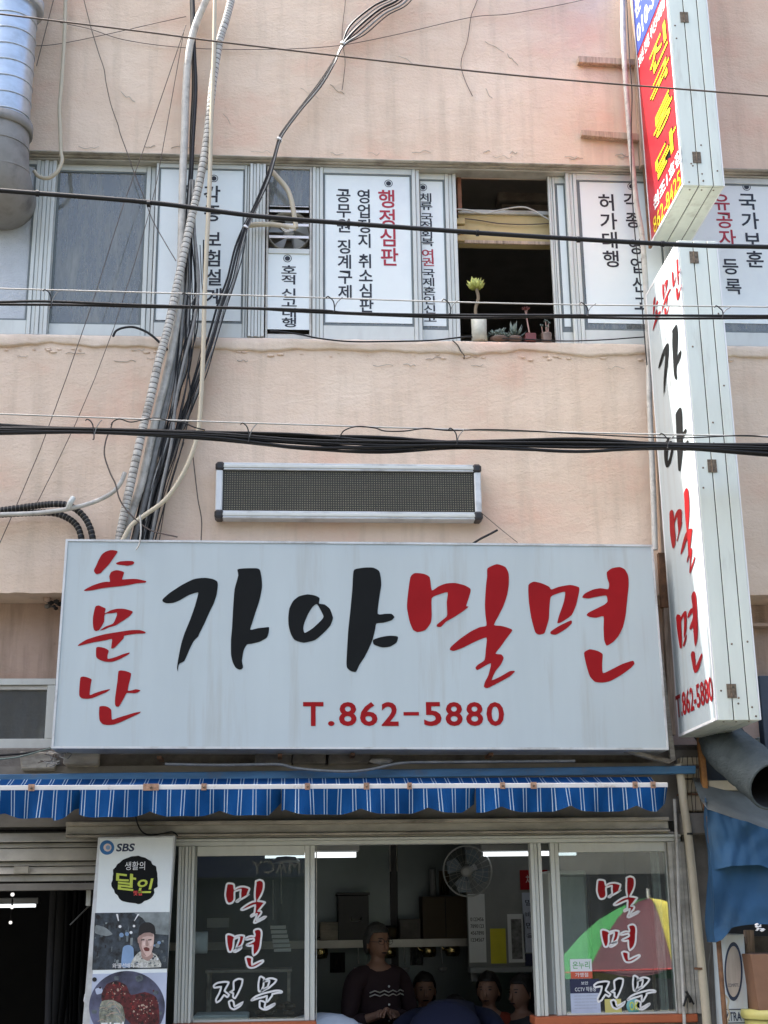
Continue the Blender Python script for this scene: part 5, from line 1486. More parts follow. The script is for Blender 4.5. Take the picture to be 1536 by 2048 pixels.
g = MB(); x0, z0, x1, z1 = WB(800, 1838, 842, 1875, YB-.3); g.box(x0, x1, YB-.28, YB-.05, zsf+.001, z1, 'header'); tag(g.build('storage_box', None, .006), 'small grey box on the shelf left of the brown cabinet', 'box')
g = MB(); x0, z0, x1, z1 = WB(860, 1738, 874, 1792, YB-.2); g.lathe(((x0+x1)/2, YB-.15, z0), [(0, 0), (.024, 0), (.024, z1-z0), (0, z1-z0)], 12, 'fixture'); tag(g.build('paper_roll'), 'pale roll standing on the brown cabinet', 'roll')
g = MB(); x0, z0, x1, z1 = WB(640, 1844, 678, 1874, YB-.3); g.box(x0, x1, YB-.3, YB-.06, zsf+.001, z1, 'lintel'); tag(g.build('storage_box', None, .006), 'flat grey box at the left end of the shelf', 'box')
sheet_y = YB-.004
for (u0, v0, u1, v1, m, lab) in ((878, 1742, 898, 1790, 'browncab', 'dull brown paper strip on the back wall beside the fan'), (820, 1893, 846, 1930, 'greyprint', 'dim towel hanging under the shelf by the kettles'), (660, 1905, 690, 1945, 'darkcloth', 'dark apron hanging under the shelf left of the man')):
    x0, z0, x1, z1 = WB(u0, v0, u1, v1, sheet_y)
    g = MB(); n_ = 8
    for i in range(n_):
        a = x0+(x1-x0)*i/n_; b_ = x0+(x1-x0)*(i+1)/n_
        g.hexa([(a, sheet_y-.01-.012*(i % 2), z0), (b_, sheet_y-.01-.012*((i+1) % 2), z0), (b_, sheet_y-.008, z1), (a, sheet_y-.008, z1)], [(a, sheet_y-.004-.008*(i % 2), z0), (b_, sheet_y-.004-.008*((i+1) % 2), z0), (b_, sheet_y-.004, z1), (a, sheet_y-.004, z1)], m)
    tag(g.build('hanging_cloth' if 'paper' not in lab else 'paper_strip'), lab, 'cloth' if 'paper' not in lab else 'paper')
rj = random.Random(11)
for k, (u, lab) in enumerate(((746, 'pale steel bowl stack on the shelf right of the lidded box'), (768, 'short jar with dark lid on the shelf before the panel post'), (785, 'squat brown jar on the shelf by the small grey box'))):
    c = P(u, 1874, YB-.22); c.z = zsf+.001
    t = thing('bowl_stack' if k == 0 else 'jar', lab, 'bowls' if k == 0 else 'jar', c)
    if k == 0:
        for j in range(5):
            g = MB(); g.lathe(c+Vector((0, 0, .018*j)), [(.0, .0), (.03, .0), (.055, .035), (.052, .035), (.028, .004), (0, .004)], 14, 'fixture'); g.build('bowl', t)
    else:
        g = MB(); g.lathe(c, [(0, 0), (.034, 0), (.036, .07), (.03, .085), (0, .085)], 14, ['', 'partition', 'browncab'][k]); g.build('jar_body', t)
        g = MB(); g.lathe(c, [(.032, .086), (.032, .10), (0, .10)], 14, 'blackbox'); g.build('lid', t)
for k, u in enumerate((716, 735, 808, 882)):
    c = P(u, 1884, YB-.30)
    t = thing('ladle', ['steel ladle hanging left of the standing man', 'steel ladle hanging behind the man', 'steel ladle hanging between two kettles', 'steel ladle hanging right of the third kettle'][k], 'ladle', c, 'ladles hanging under the shelf')
    g = MB(); g.tube([c+Vector((0, 0, 0)), c+Vector((.004, 0, -.15))], .004, 6, 'fixture'); g.build('handle', t)
    g = MB(); g.lathe(c+Vector((.004, -.02, -.18)), [(0, -.025), (.025, -.02), (.036, .005), (.033, .005), (.022, -.014), (0, -.018)], 12, 'fixture'); g.build('bowl', t)
# counter
g = MB(); g.box(RX0-.25, P(935, 2000, 1.9).x, 1.75, 2.25, .0, .86, 'roomwall'); g.box(RX0-.25, P(935, 2000, 1.9).x, 1.72, 2.27, .861, .90, 'roomwall'); tag(g.build('kitchen_counter', None, .006), 'steel kitchen counter behind the people', 'counter')
# partition on the right with calendar, posters and menu
YPn = 1.6
px0 = P(934, 1800, YPn).x
g = MB(); g.box(px0, RX1-.01, YPn, YPn+.04, P(934, 1935, YPn).z, zc+.27, 'partition'); g.build('partition', B)
g = MB(); g.box(px0-.01, RX1-.01, YPn-.14, YPn-.001, P(934, 1945, YPn).z, P(934, 1934, YPn).z, 'partition'); g.build('partition_ledge', B, .004)
g = MB(); g.box(px0+.005, px0+.05, YPn-.05, YPn-.001, P(934, 1962, YPn).z, P(934, 1946, YPn).z, 'partition'); g.build('partition_bracket', B)
def sheet(name, label, cat, u0, v0, u1, v1, m, texts=(), y=None, extra=None):
    y = y or YPn-.004
    x0, z0, x1, z1 = WB(u0, v0, u1, v1, y)
    g = MB(); g.box(x0, x1, y-.002, y+.001, z0, z1, m)
    for s_, a0, b0, a1, b1, mm in texts:
        g.text(s_, FP(y-.003), (x0+(x1-x0)*a0, z0+(z1-z0)*b0, x0+(x1-x0)*a1, z0+(z1-z0)*b1), mm, .01)
    return tag(g.build(name), label, cat)
cal = [(''.join(str((7*r_+d) % 10) for d in range(7)), .12, .60-.1*r_, .9, .655-.1*r_, 'ink') for r_ in range(4)]
sheet('calendar', 'long white wall calendar below the fan', 'calendar', 937, 1788, 971, 1925, 'paper', cal)
sheet('poster', 'plain yellow poster between calendar and photo poster', 'poster', 981, 1857, 1012, 1927, 'yellowpaper')
sheet('poster', 'white poster with a dark tall photograph', 'poster', 1016, 1828, 1050, 1925, 'paper')
sheet('poster_photo', 'dark printed photograph on the white poster', 'photo', 1023, 1838, 1044, 1918, 'greyprint', y=YPn-.008)
mn = [('밀면', .12, .78, .75, .88, 'sticknavy'), ('비빔면', .12, .58, .85, .68, 'sticknavy'), ('만두', .12, .40, .75, .5, 'sticknavy'), ('육전', .12, .22, .75, .32, 'sticknavy')]
sheet('menu_sheet', 'pale menu sheet under the red menu header', 'menu', 1046, 1785, 1094, 1905, 'lavender', mn)
sheet('menu_header', 'dark red menu header board', 'menu', 1040, 1740, 1096, 1779, 'signred', [('차림표', .2, .25, .85, .75, 'logopink')], y=YPn-.01)
sheet('poster', 'dark blue strip poster under the menu sheet', 'poster', 1050, 1907, 1096, 1932, 'sticknavy')
# wall fan
c = P(935, 1742, YPn-.28)
t = thing('wall_fan', 'wall fan with blue blades and a round wire guard', 'fan', c)
R = .165
ax_ = Vector((-.35, -1, -.12)).normalized(); e1 = ax_.orthogonal().normalized(); e2 = ax_.cross(e1)
g = MB(); g.tube([c+(e1*cos(2*pi*k/40)+e2*sin(2*pi*k/40))*R for k in range(41)], .006, 5, 'fixture')
for k in range(24):
    a = 2*pi*k/24; d = e1*cos(a)+e2*sin(a)
    g.tube([c+d*.03+ax_*.05, c+d*R*.7+ax_*.045, c+d*R], .0011, 4, 'fixture')
for rr in (.4, .7):
    g.tube([c+(e1*cos(2*pi*k/30)+e2*sin(2*pi*k/30))*R*rr+ax_*.046 for k in range(31)], .0011, 4, 'fixture')
g.build('guard', t)
for k in range(4):
    a = 2*pi*k/4+.5
    pts = [c+(e1*cos(a+d)+e2*sin(a+d))*R*r_+ax_*(.012 if d < 0 else -.012) for r_, d in ((.2, -.3), (.7, -.55), (.92, -.1), (.85, .45), (.2, .3))]
    g = MB(); g.add(pts+[p-ax_*.003 for p in pts], [(0, 1, 2, 3, 4), (9, 8, 7, 6, 5)]+[(i, 5+i, 5+(i+1) % 5, (i+1) % 5) for i in range(5)], 'fandisc'); g.build('blade', t)
g = MB(); g.tube([c+ax_*.055, c+ax_*.05, c-ax_*.02, c-ax_*.12], [.02, .035, .04, .045], 14, 'fixture'); g.build('motor', t)
g = MB(); g.tube(spline([c-ax_*.1, c+Vector((.03, .2, -.06)), Vector((c.x+.02, YPn-.002, c.z-.1))], 4), .018, 8, 'fixture'); g.build('arm', t)
# fridge behind the right pane
x0, z0, x1, z1 = WB(1103, 1741, 1180, 2040, .45)
t = thing('fridge', 'pale upright fridge behind the right shop window', 'fridge', ((x0+x1)/2, .7, 0))
g = MB(); g.box(x0, x0+(x1-x0)*.999, .45, .98, .02, z1, 'fridge'); g.build('body', t, .012)
g = MB(); g.box(x0+.012, x1-.012, .43, .449, .3, z1-.03, 'fridge'); g.build('door', t, .008)
g = MB(); g.tube([(x0+.03, .42, 1.0), (x0+.03, .42, 1.35)], .008, 6, 'steelwire'); g.build('handle', t)
x0b, z0b, x1b, z1b = WB(1182, 1748, 1345, 2040, 1.0)
g = MB(); g.box(x0b, RX1-.02, 1.0, 1.4, 0, z1b, 'bluewall'); tag(g.build('dark_cupboard', None, .01), 'dark cupboard behind the lettering of the right window', 'cupboard')
# things seen through the left pane
g = MB(); x0, z0, x1, z1 = WB(388, 2028, 497, 2047, .3); g.box(x0, x1, .2, .5, .9, z1, 'fridge'); tag(g.build('work_table', None, .006), 'pale work table top just inside the left window', 'table')
g = MB(); x0, z0, x1, z1 = WB(412, 1938, 584, 1944, 1.1); g.box(x0, x1, 1.0, 1.3, z0, z1, 'lintel')
for xx in (x0+.01, x1-.03):
    g.box(xx, xx+.02, 1.02, 1.04, 0, z0-.001, 'lintel'); g.box(xx, xx+.02, 1.26, 1.28, 0, z0-.001, 'lintel')
tag(g.build('side_table', None, .003), 'wooden frame stand inside the left window', 'stand')
g = MB(); c = P(398, 1885, .45); g.lathe(c, [(0, -.05), (.062, -.05), (.062, .05), (.018, .05), (.018, -.049)], 20, 'paper', 'X'); tag(g.build('paper_roll'), 'white paper roll hanging just inside the left window jamb', 'roll')
t = thing('paper_stack', 'stack of folded white boxes seen through the left window', 'boxes', P(565, 1890, 1.15))
for k in range(6):
    x0, z0, x1, z1 = WB(548-k*1.5, 1895-k*9, 582-k*2, 1903-k*9, 1.1); g = MB(); g.box(x0, x1, 1.05+.01*k, 1.25, z0, z1-.004, 'paper'); g.build('folded_box', t)
sheet('notice', 'dim white notice on the kitchen wall left', 'notice', 414, 1836, 458, 1855, 'paper', y=1.95)
g = MB()
for k in range(26):
    p = P(random.uniform(520, 585), random.uniform(1990, 2035), .38+random.random()*.15)
    g.ball(p, random.uniform(.015, .035), 'browncab', 6, (1.3, 1, .6))
tag(g.build('food_heap'), 'heap of dark brown dried food inside the left window', 'food')['kind'] = 'stuff'

# ------------------------------------------------------------------ people
def skin_mesh(nodes, edges, root, mats_, sub=2):
    names = list(nodes)
    me = bpy.data.meshes.new('s')
    me.from_pydata([nodes[n][0] for n in names], [(names.index(a), names.index(b)) for a, b in edges], [])
    o = bpy.data.objects.new('s', me); COL.objects.link(o)
    md = o.modifiers.new('skin', 'SKIN')
    md.use_smooth_shade = True
    for i, n in enumerate(names):
        r_ = nodes[n][1]
        me.skin_vertices[0].data[i].radius = r_ if isinstance(r_, tuple) else (r_, r_)
        me.skin_vertices[0].data[i].use_root = (n == root)
    sb_ = o.modifiers.new('sub', 'SUBSURF'); sb_.levels = sub; sb_.render_levels = sub
    dg = bpy.context.evaluated_depsgraph_get()
    m2 = bpy.data.meshes.new_from_object(o.evaluated_get(dg))
    vs_ = [v.co.copy() for v in m2.vertices]; fs_ = [tuple(p.vertices) for p in m2.polygons]
    bpy.data.objects.remove(o); bpy.data.meshes.remove(m2)
    return vs_, fs_
def person(label, base, H, face_dir, cloth, hair, seated=False, hands=None, group=None, glasses=False, cap=False, pants='darkcloth', bow=0.0, cap_=False):
    t = thing('person', label, 'person', base, group)
    f = Vector((face_dir[0], face_dir[1], 0)).normalized(); s_ = Vector((-f.y, f.x, 0))  # s_ = person's left
    k = H/1.70
    def W(a, b, c):
        if bow and c > .95:
            h = c-.95
            b, c = b*cos(bow)+h*sin(bow), .95+h*cos(bow)-b*sin(bow)
        return Vector(base)+(s_*a+f*b+Vector((0, 0, c)))*k
    dz = -.42 if seated else 0.0
    N = {'pel': (W(0, 0, .95+dz), (.15*k, .11*k)), 'bel': (W(0, 0, 1.1+dz), (.14*k, .105*k)), 'che': (W(0, 0, 1.28+dz), (.155*k, .11*k)), 'clv': (W(0, 0, 1.41+dz), (.10*k, .075*k)), 'nek': (W(0, .0, 1.475+dz), .046*k), 'jaw': (W(0, .012, 1.53+dz), (.048*k, .056*k)), 'mid': (W(0, .004, 1.59+dz), (.058*k, .072*k)), 'top': (W(0, -.005, 1.64+dz), (.048*k, .056*k))}
    E_ = [('pel', 'bel'), ('bel', 'che'), ('che', 'clv'), ('clv', 'nek'), ('nek', 'jaw'), ('jaw', 'mid'), ('mid', 'top')]
    hd = hands or (W(.20, .26, 1.02+dz), W(-.20, .26, 1.02+dz))
    for sg, nm, hp in ((1, 'L', hd[0]), (-1, 'R', hd[1])):
        sh = W(.185*sg, 0, 1.37+dz); el = W(.25*sg, .03, 1.10+dz)
        N['sh'+nm] = (sh, .058*k); N['el'+nm] = (el, .042*k); N['wr'+nm] = (hp, .028*k)
        dirv = (hp-el).normalized()
        N['pa'+nm] = (hp+dirv*.06*k, (.036*k, .020*k))
        E_ += [('clv', 'sh'+nm), ('sh'+nm, 'el'+nm), ('el'+nm, 'wr'+nm), ('wr'+nm, 'pa'+nm)]
        if seated:
            N['hp'+nm] = (W(.10*sg, .04, .92+dz), .095*k); N['kn'+nm] = (W(.12*sg, .45, .50), .065*k); N['an'+nm] = (W(.12*sg, .45, .09), .042*k)
        else:
            N['hp'+nm] = (W(.10*sg, 0, .88), .095*k); N['kn'+nm] = (W(.11*sg, .02, .48), .062*k); N['an'+nm] = (W(.11*sg, -.01, .09), .042*k)
        N['to'+nm] = (N['an'+nm][0]+f*.14*k+Vector((0, 0, -.05*k)), .034*k)
        E_ += [('pel', 'hp'+nm), ('hp'+nm, 'kn'+nm), ('kn'+nm, 'an'+nm), ('an'+nm, 'to'+nm)]
    g = MB()
    vs_, fs_ = skin_mesh(N, E_, 'pel', None)
    g.add(vs_, fs_, 'skin', True)
    # face: skull and jaw, nose, eyes, ears, lips
    hc = W(0, .004, 1.60+dz)
    R3 = Matrix((s_, f, Vector((0, 0, 1)))).transposed()
    def hpt(x, y, z): return hc+R3 @ Vector((x, y, z))*k
    vs3 = []; fs3 = []; n_ = 18; m_ = 14
    for i in range(m_+1):
        th = pi*i/m_
        for q_ in range(n_):
            a = 2*pi*q_/n_
            z = cos(th)*.112; r0 = sin(th)
            wx, wy = .073, .092
            if z < -.02:
                tt_ = (-.02-z)/.092; wx *= 1-.30*tt_; wy *= 1-.12*tt_
            yy = r0*sin(a)*wy + (.012 if z < -.03 and sin(a) > 0 else 0)
            vs3.append(hpt(r0*cos(a)*wx, yy, z))
    for i in range(m_):
        for q_ in range(n_):
            fs3.append((i*n_+q_, (i+1)*n_+q_, (i+1)*n_+(q_+1) % n_, i*n_+(q_+1) % n_))
    g.add(vs3, fs3, 'skin', True)
    g.tube([hpt(0, .086, .012), hpt(0, .100, -.018), hpt(0, .108, -.034), hpt(0, .092, -.042)], [.007*k, .011*k, .015*k, .008*k], 8, 'skin')
    for sg in (1, -1):
        g.ball(hpt(.030*sg, .080, .008), .010*k, 'hair2', 8, (1.3, .6, .55))
        g.ball(hpt(.031*sg, .083, .026), .013*k, 'hair2', 8, (1.5, .4, .22))
        g.ball(hpt(.075*sg, -.004, -.012), .024*k, 'skin', 8, (.4, .8, 1.3))
    g.ball(hpt(0, .088, -.064), .018*k, 'maroon', 8, (1.3, .45, .3))
    # fingers, each its own bent chain rooted in the palm
    for nm, sg in (('L', 1), ('R', -1)):
        hp = N['pa'+nm][0]; dv = (hp-N['wr'+nm][0]).normalized()
        sd_ = dv.cross(Vector((0, 0, 1))).normalized()
        for q_, L in ((-1.5, .062), (-.5, .074), (.5, .070), (1.5, .056)):
            a = hp+sd_*q_*.017*k
            p1 = a+dv*L*.55*k+Vector((0, 0, -.008*k)); p2 = a+dv*L*.85*k+Vector((0, 0, -.028*k)); p3 = a+dv*L*k+Vector((0, 0, -.05*k))
            g.tube([a, p1, p2, p3], [.0092*k, .0088*k, .0080*k, .006*k], 6, 'skin')
        a = N['wr'+nm][0]+dv*.02*k-sd_*sg*.026*k
        g.tube([a, a+(dv*.03-sd_*sg*.02)*k, a+(dv*.06-sd_*sg*.022)*k+Vector((0, 0, -.02*k))], [.012*k, .0105*k, .008*k], 6, 'skin')
    g.build('body', t)
    def grow(names, edges, root, add, nm, m):
        NN = {n: (N[n][0] if n in N else None, None) for n in names}
        out = {}
        for n in names:
            p, r_ = N[n]
            r_ = r_ if isinstance(r_, tuple) else (r_, r_)
            out[n] = (p, (r_[0]+add, r_[1]+add))
        v2, f2 = skin_mesh(out, edges, root, None)
        gg = MB(); gg.add(v2, f2, m, True); return gg.build(nm, t)
    N['fL'] = (N['elL'][0].lerp(N['wrL'][0], .75), .034*k); N['fR'] = (N['elR'][0].lerp(N['wrR'][0], .75), .034*k)
    N['ptop'] = (W(0, 0, 1.02+dz), (.14*k, .105*k))
    grow(['pel', 'bel', 'che', 'clv', 'shL', 'elL', 'fL', 'shR', 'elR', 'fR'], [('pel', 'bel'), ('bel', 'che'), ('che', 'clv'), ('clv', 'shL'), ('shL', 'elL'), ('elL', 'fL'), ('clv', 'shR'), ('shR', 'elR'), ('elR', 'fR')], 'pel', .016*k, 'shirt', cloth)
    grow(['ptop', 'pel', 'hpL', 'knL', 'anL', 'hpR', 'knR', 'anR'], [('ptop', 'pel'), ('pel', 'hpL'), ('hpL', 'knL'), ('knL', 'anL'), ('pel', 'hpR'), ('hpR', 'knR'), ('knR', 'anR')], 'pel', .012*k, 'trousers', pants)
    g = MB()
    vs3 = []; fs3 = []; n_ = 40; m_ = 16
    for i in range(m_+1):
        th = .02+(2.25-.02)*i/m_
        for q_ in range(n_):
            a = 2*pi*q_/n_
            front_ = max(0.0, sin(a))
            lim = 2.2-1.12*min(1, front_*1.7)**.7
            t_ = min(th, lim)
            ns = noise.noise(Vector((a*5.5, t_*2.2, H*9)))*.006+noise.noise(Vector((a*14, t_*3, H*3)))*.004
            rr = 1.0+ns*12*.8
            tuck = .93 if th >= lim else 1.0
            z = cos(t_)*.128; r0 = sin(t_)
            vs3.append(hpt(r0*cos(a)*.088*rr*tuck, (r0*sin(a)*.104-.008)*rr*tuck, z*rr))
    for i in range(m_):
        for q_ in range(n_):
            fs3.append((i*n_+q_, (i+1)*n_+q_, (i+1)*n_+(q_+1) % n_, i*n_+(q_+1) % n_))
    g.add(vs3, fs3, hair, True)
    g.build('cap' if cap_ else 'hair', t)
    if glasses:
        g = MB()
        for sg in (1, -1):
            cc = hpt(.031*sg, .098, .004)
            g.tube([cc+(s_*cos(2*pi*q_/14)*.024+Vector((0, 0, sin(2*pi*q_/14)*.018)))*k for q_ in range(15)], .0016, 4, 'blackbox')
            g.tube([cc+s_*sg*.024*k, hpt(.078*sg, -.0, .008)], .0016, 4, 'blackbox')
        g.tube([hpt(.008, .10, .006), hpt(-.008, .10, .006)], .0016, 4, 'blackbox')
        g.build('glasses', t)
    return t, W, N
bz = 0.0
pm = P(765, 1990, 1.15)
hm = P(753, 1853, 1.15).z
fdir = (.55, -1)
tm, Wm, Nm = person('standing grey haired man with glasses in a dark shirt with white chest stripes', (pm.x-.03, 1.15, bz), hm, fdir, 'maroon', 'hair', hands=(P(776, 2025, .93), P(752, 2032, .93)), glasses=True)
kk = hm/1.70
g = MB()
for zz_ in (1.30, 1.278):
    pts = []
    for q_ in range(9):
        a = -.13+.26*q_/8
        pts.append(Wm(a, .131-.9*a*a*1.6, zz_+.006*(1 if q_ % 2 else -1)))
    g.tube(pts, .0042, 5, 'palecable')
g.build('chest_stripe', tm)
g = MB()
for zz_ in (1.33, 1.22, 1.12):
    g.ball(Wm(0, .135, zz_), .008, 'paper', 7)
g.build('button', tm)
for u, v, y, nm, cl, hr, fd in ((848, 1948, 1.65, 'seated woman in orange top with dark hair', 'orangecloth', 'hair2', (.0, -1)), (976, 1947, 1.4, 'seated diner in orange by the calendar wall', 'orangecloth', 'hair2', (-.4, -1)), (1042, 1952, 1.3, 'seated diner in charcoal below the menu', 'darkcloth', 'hair2', (-.8, -.6))):
    p = P(u, v, y)
    hsit = 1.62
    person(nm, (p.x, y, p.z-(1.71-.42)*hsit/1.70), hsit, fd, cl, hr, seated=True)
pb = P(674, 2030, .40)
person('diner in pale blue shirt bowed low at the left of the opening', (pb.x, .30, 0), 1.92, (-.25, 1), 'paleblue', 'hair2', pants='paleblue', bow=1.62, hands=(Vector((pb.x-.28, .85, .55)), Vector((pb.x+.15, .85, .55))))
pb = P(884, 2015, .55)
person('person in navy bowed low at the open window', (pb.x, .42, 0), 2.0, (.2, 1), 'navy', 'hair2', pants='navy', bow=1.60, hands=(Vector((pb.x-.15, 1.0, .55)), Vector((pb.x+.3, 1.0, .55))))

# stools under the seated people so that nobody hovers
for i, (u, v, y, nm) in enumerate(((848, 1948, 1.65, 'round stool under the seated woman in orange'), (976, 1947, 1.4, 'round stool under the diner by the calendar wall'), (1042, 1952, 1.3, 'round stool under the diner in charcoal'))):
    p = P(u, v, y); sz_ = p.z-1.29*1.62/1.70+.42*1.62/1.70
    t = thing('stool', nm, 'stool', (p.x, y, 0), 'stools in the restaurant')
    g = MB(); g.lathe((p.x, y, 0), [(0, sz_-.05), (.15, sz_-.05), (.16, sz_-.03), (.15, sz_), (0, sz_)], 18, 'blackbox'); g.build('seat', t)
    for k in range(4):
        a = 2*pi*k/4+.7; g = MB(); g.tube([(p.x+.11*cos(a), y+.11*sin(a), sz_-.05), (p.x+.16*cos(a), y+.16*sin(a), 0.0)], .011, 6, 'steelwire'); g.build('leg', t)

# ------------------------------------------------------------------ left: roller shutter and dark shop next door
sx0, sx1 = XL, P(196, 1720, .06).x
vsl = [(1640, 1662), (1664, 1684), (1684, 1695), (1695, 1722), (1722, 1732), (1732, 1748), (1748, 1763)]
t = thing('roller_shutter', 'half raised steel roller shutter over the dark shop on the left', 'shutter', ((sx0+sx1)/2, .08, P(90, 1778, .06).z))
for k, (v0, v1) in enumerate(vsl[1:]):
    z1 = P(90, v0+1.2, .06).z; z0 = P(90, v1-.6, .06).z
    g = MB(); y = .06+.012*(k % 2)
    g.hexa([(sx0, y+.0, z0), (sx1, y+.0, z0), (sx1, y+.02, z1), (sx0, y+.02, z1)], [(sx0, y+.03, z0), (sx1, y+.03, z0), (sx1, y+.03, z1), (sx0, y+.03, z1)], 'shutter'); g.build('slat', t, .003)
g = MB(); g.box(sx0, sx1, .105, .12, P(90, 1764, .06).z, P(90, 1662, .06).z, 'seam'); g.build('backing', t)
x0, z0, x1, z1 = WB(28, 1733, 58, 1747, .055); g = MB(); g.box(x0, x1, .045, .058, z0, z1, 'alu_dirty'); g.build('pull_plate', t, .003)
g = MB(); q = P(90, 1783, .05); g.box(sx0, sx1, .05, .11, P(90, 1781, .05).z, P(90, 1766.5, .05).z, 'header'); g.build('bottom_bar', t, .003)
# dark room behind
zf = P(90, 1660, .1).z
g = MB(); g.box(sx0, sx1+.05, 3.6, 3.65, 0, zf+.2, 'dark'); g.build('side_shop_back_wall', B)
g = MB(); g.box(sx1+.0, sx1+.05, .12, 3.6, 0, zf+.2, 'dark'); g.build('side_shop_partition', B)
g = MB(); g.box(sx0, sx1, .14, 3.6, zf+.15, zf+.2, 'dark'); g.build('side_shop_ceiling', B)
g = MB(); x0, z0, x1, z1 = WB(172, 1780, 182, 1812, .14); g.box(x0, x1, .14, .17, z0, z1, 'alu'); g.build('guide_bracket', B, .003)
g = MB(); a = P(140, 1850, .3); b_ = P(178, 1812, .3); g.tube([a, b_], .012, 4, 'graycable', flat=.4); tag(g.build('steel_strap'), 'slanting flat strap inside the dark shop doorway', 'strap')
def fluor(label, u0, v0, u1, v1, y):
    x0, z0, x1, z1 = WB(u0, v0, u1, v1, y)
    t = thing('tube_lamp', label, 'lamp', ((x0+x1)/2, y, z1))
    g = MB(); g.box(x0-.03, x1+.03, y-.05, y+.05, z1, z1+.04, 'fixture'); g.build('lamp_housing', t, .005)
    for dy in (-.025, .025):
        g = MB(); c = (z0+z1)/2; g.tube([(x0, y+dy, c), (x1, y+dy, c)], (z1-z0)*.42, 8, 'tube'); g.build('tube', t)
fluor('lit tube lamp in the dark shop on the left', -60, 1808, 70, 1816, 2.0)
for u, v, r_, lab in ((25, 1789, .014, 'small round lamp above the tube lamp on the left'), (24, 1814, .014, 'small round lamp before the tube lamp on the left'), (21, 1845, .012, 'lowest small round lamp in the dark shop')):
    c = P(u, v, 1.85)
    t = thing('pendant_lamp', lab, 'lamp', c, 'small round lamps in the dark shop')
    g = MB(); g.ball(c, r_, 'bulb', 10); g.build('bulb', t)
    g = MB(); g.tube([c+Vector((0, 0, r_*.8)), c+Vector((0, 0, r_+.035))], r_*.5, 8, 'blackbox'); g.build('socket', t)
    g = MB(); g.tube([c+Vector((0, 0, r_+.03)), (c.x, c.y, zf+.15)], .003, 4, 'blackbox'); g.build('cord', t)
for k in range(7):
    p = P(98+k*11, 1960, .7+.12*k)
    g = MB()
    g.tube(spline([(p.x, p.y, zf+.1), (p.x+.02*sin(k), p.y, 1.5), (p.x+.015*cos(k*2), p.y, .9), (p.x, p.y, .3)], 4), .022+.008*(k % 3), 7, ['darkcloth', 'dark', 'blackbox'][k % 3])
    tag(g.build('hanging_cloth'), 'dim folded cloth hanging along the dark doorway', 'cloth', 'dim hanging cloths in the dark doorway')

# ------------------------------------------------------------------ the lit board with broadcaster logo and two photographs
YD = -.22
q = [P(174, 2075, YD), P(332, 2075, YD), P(350, 1671, YD), P(196, 1674, YD)]
t = thing('display_board', 'white upright board with a broadcaster logo a portrait photo and a noodle bowl photo', 'board', (q[0]+q[1])/2)
zbd = .35
q[0] = Vector((q[0].x, YD, q[0].z)); 
g = MB(); low = [Vector((q[0].x-.06, YD, zbd)), Vector((q[1].x-.055, YD, zbd)), q[2], q[3]]
g.hexa(low, [p+Vector((0, .12, 0)) for p in low], 'signtrim'); g.build('board_case', t, .004)
def bq(a, b):   # a across 0..1, b down 0..1 measured on the visible part
    l = q[3].lerp(q[0], b); r_ = q[2].lerp(q[1], b); return l.lerp(r_, a)
def bd(off):
    def fn(u, v):
        return P(u, v, YD-off)
    return fn
def bpoly(pts, m, off, name, smooth=True):
    g = MB(); g.poly([smooth2(pts) if smooth else pts], bd(off), m); return g.build(name, t)
bpoly([(200, 1678), (346, 1675), (328, 2070), (179, 2070)], 'film', .0015, 'board_face', False)
def bdisc(u, v, r_, m, off, name, n=26, sq=1):
    return bpoly([(u+r_*cos(2*pi*k/n), v+r_*sq*sin(2*pi*k/n)) for k in range(n)], m, off, name)
bdisc(214, 1695, 14.5, 'logoblue', .003, 'logo_ring'); bdisc(215, 1695, 8, 'logopink', .004, 'logo_core'); bdisc(216, 1695, 4.5, 'photo_blue', .005, 'logo_core')
g = MB(); a0, c0, a1, c1 = WB(232, 1687, 268, 1703, YD-.003); g.text('SBS', lambda a, b: Vector((a+(b-c0)*.16, YD-.003, b)), (a0, c0, a1, c1), 'oval', .03); g.build('letter', t)
rnd = random.Random(3)
bl = []
for k in range(44):
    a = 2*pi*k/44; rr = 47+rnd.uniform(-2.5, 1.5)
    if 0 < (a % (2*pi)) < 2.2 or a > 5.4: rr += rnd.uniform(-3, 2)
    bl.append((270+rr*cos(a), 1760+rr*1.02*sin(a)))
bpoly(bl, 'signblack', .003, 'ink_disc')
def btxt(s_, u0, v0, u1, v1, m, off=.005, bold=.02, slant=0, shear=0):
    g = MB(); a0, c0, a1, c1 = WB(u0, v0, u1, v1, YD-off)
    g.text(s_, lambda a, b: Vector((a+(b-c0)*slant, YD-off, b+(a-a0)*shear)), (a0, c0, a1, c1), m, bold); g.build('letter', t)
btxt('생활의', 250, 1723, 290, 1740, 'white', bold=.0)
btxt('달', 232, 1744, 272, 1778, 'lime', bold=.022, shear=-.12)
btxt('인', 271, 1757, 302, 1786, 'lime', bold=.022, slant=.2)
btxt('맛집', 267, 1781, 284, 1791, 'pred', bold=.03)
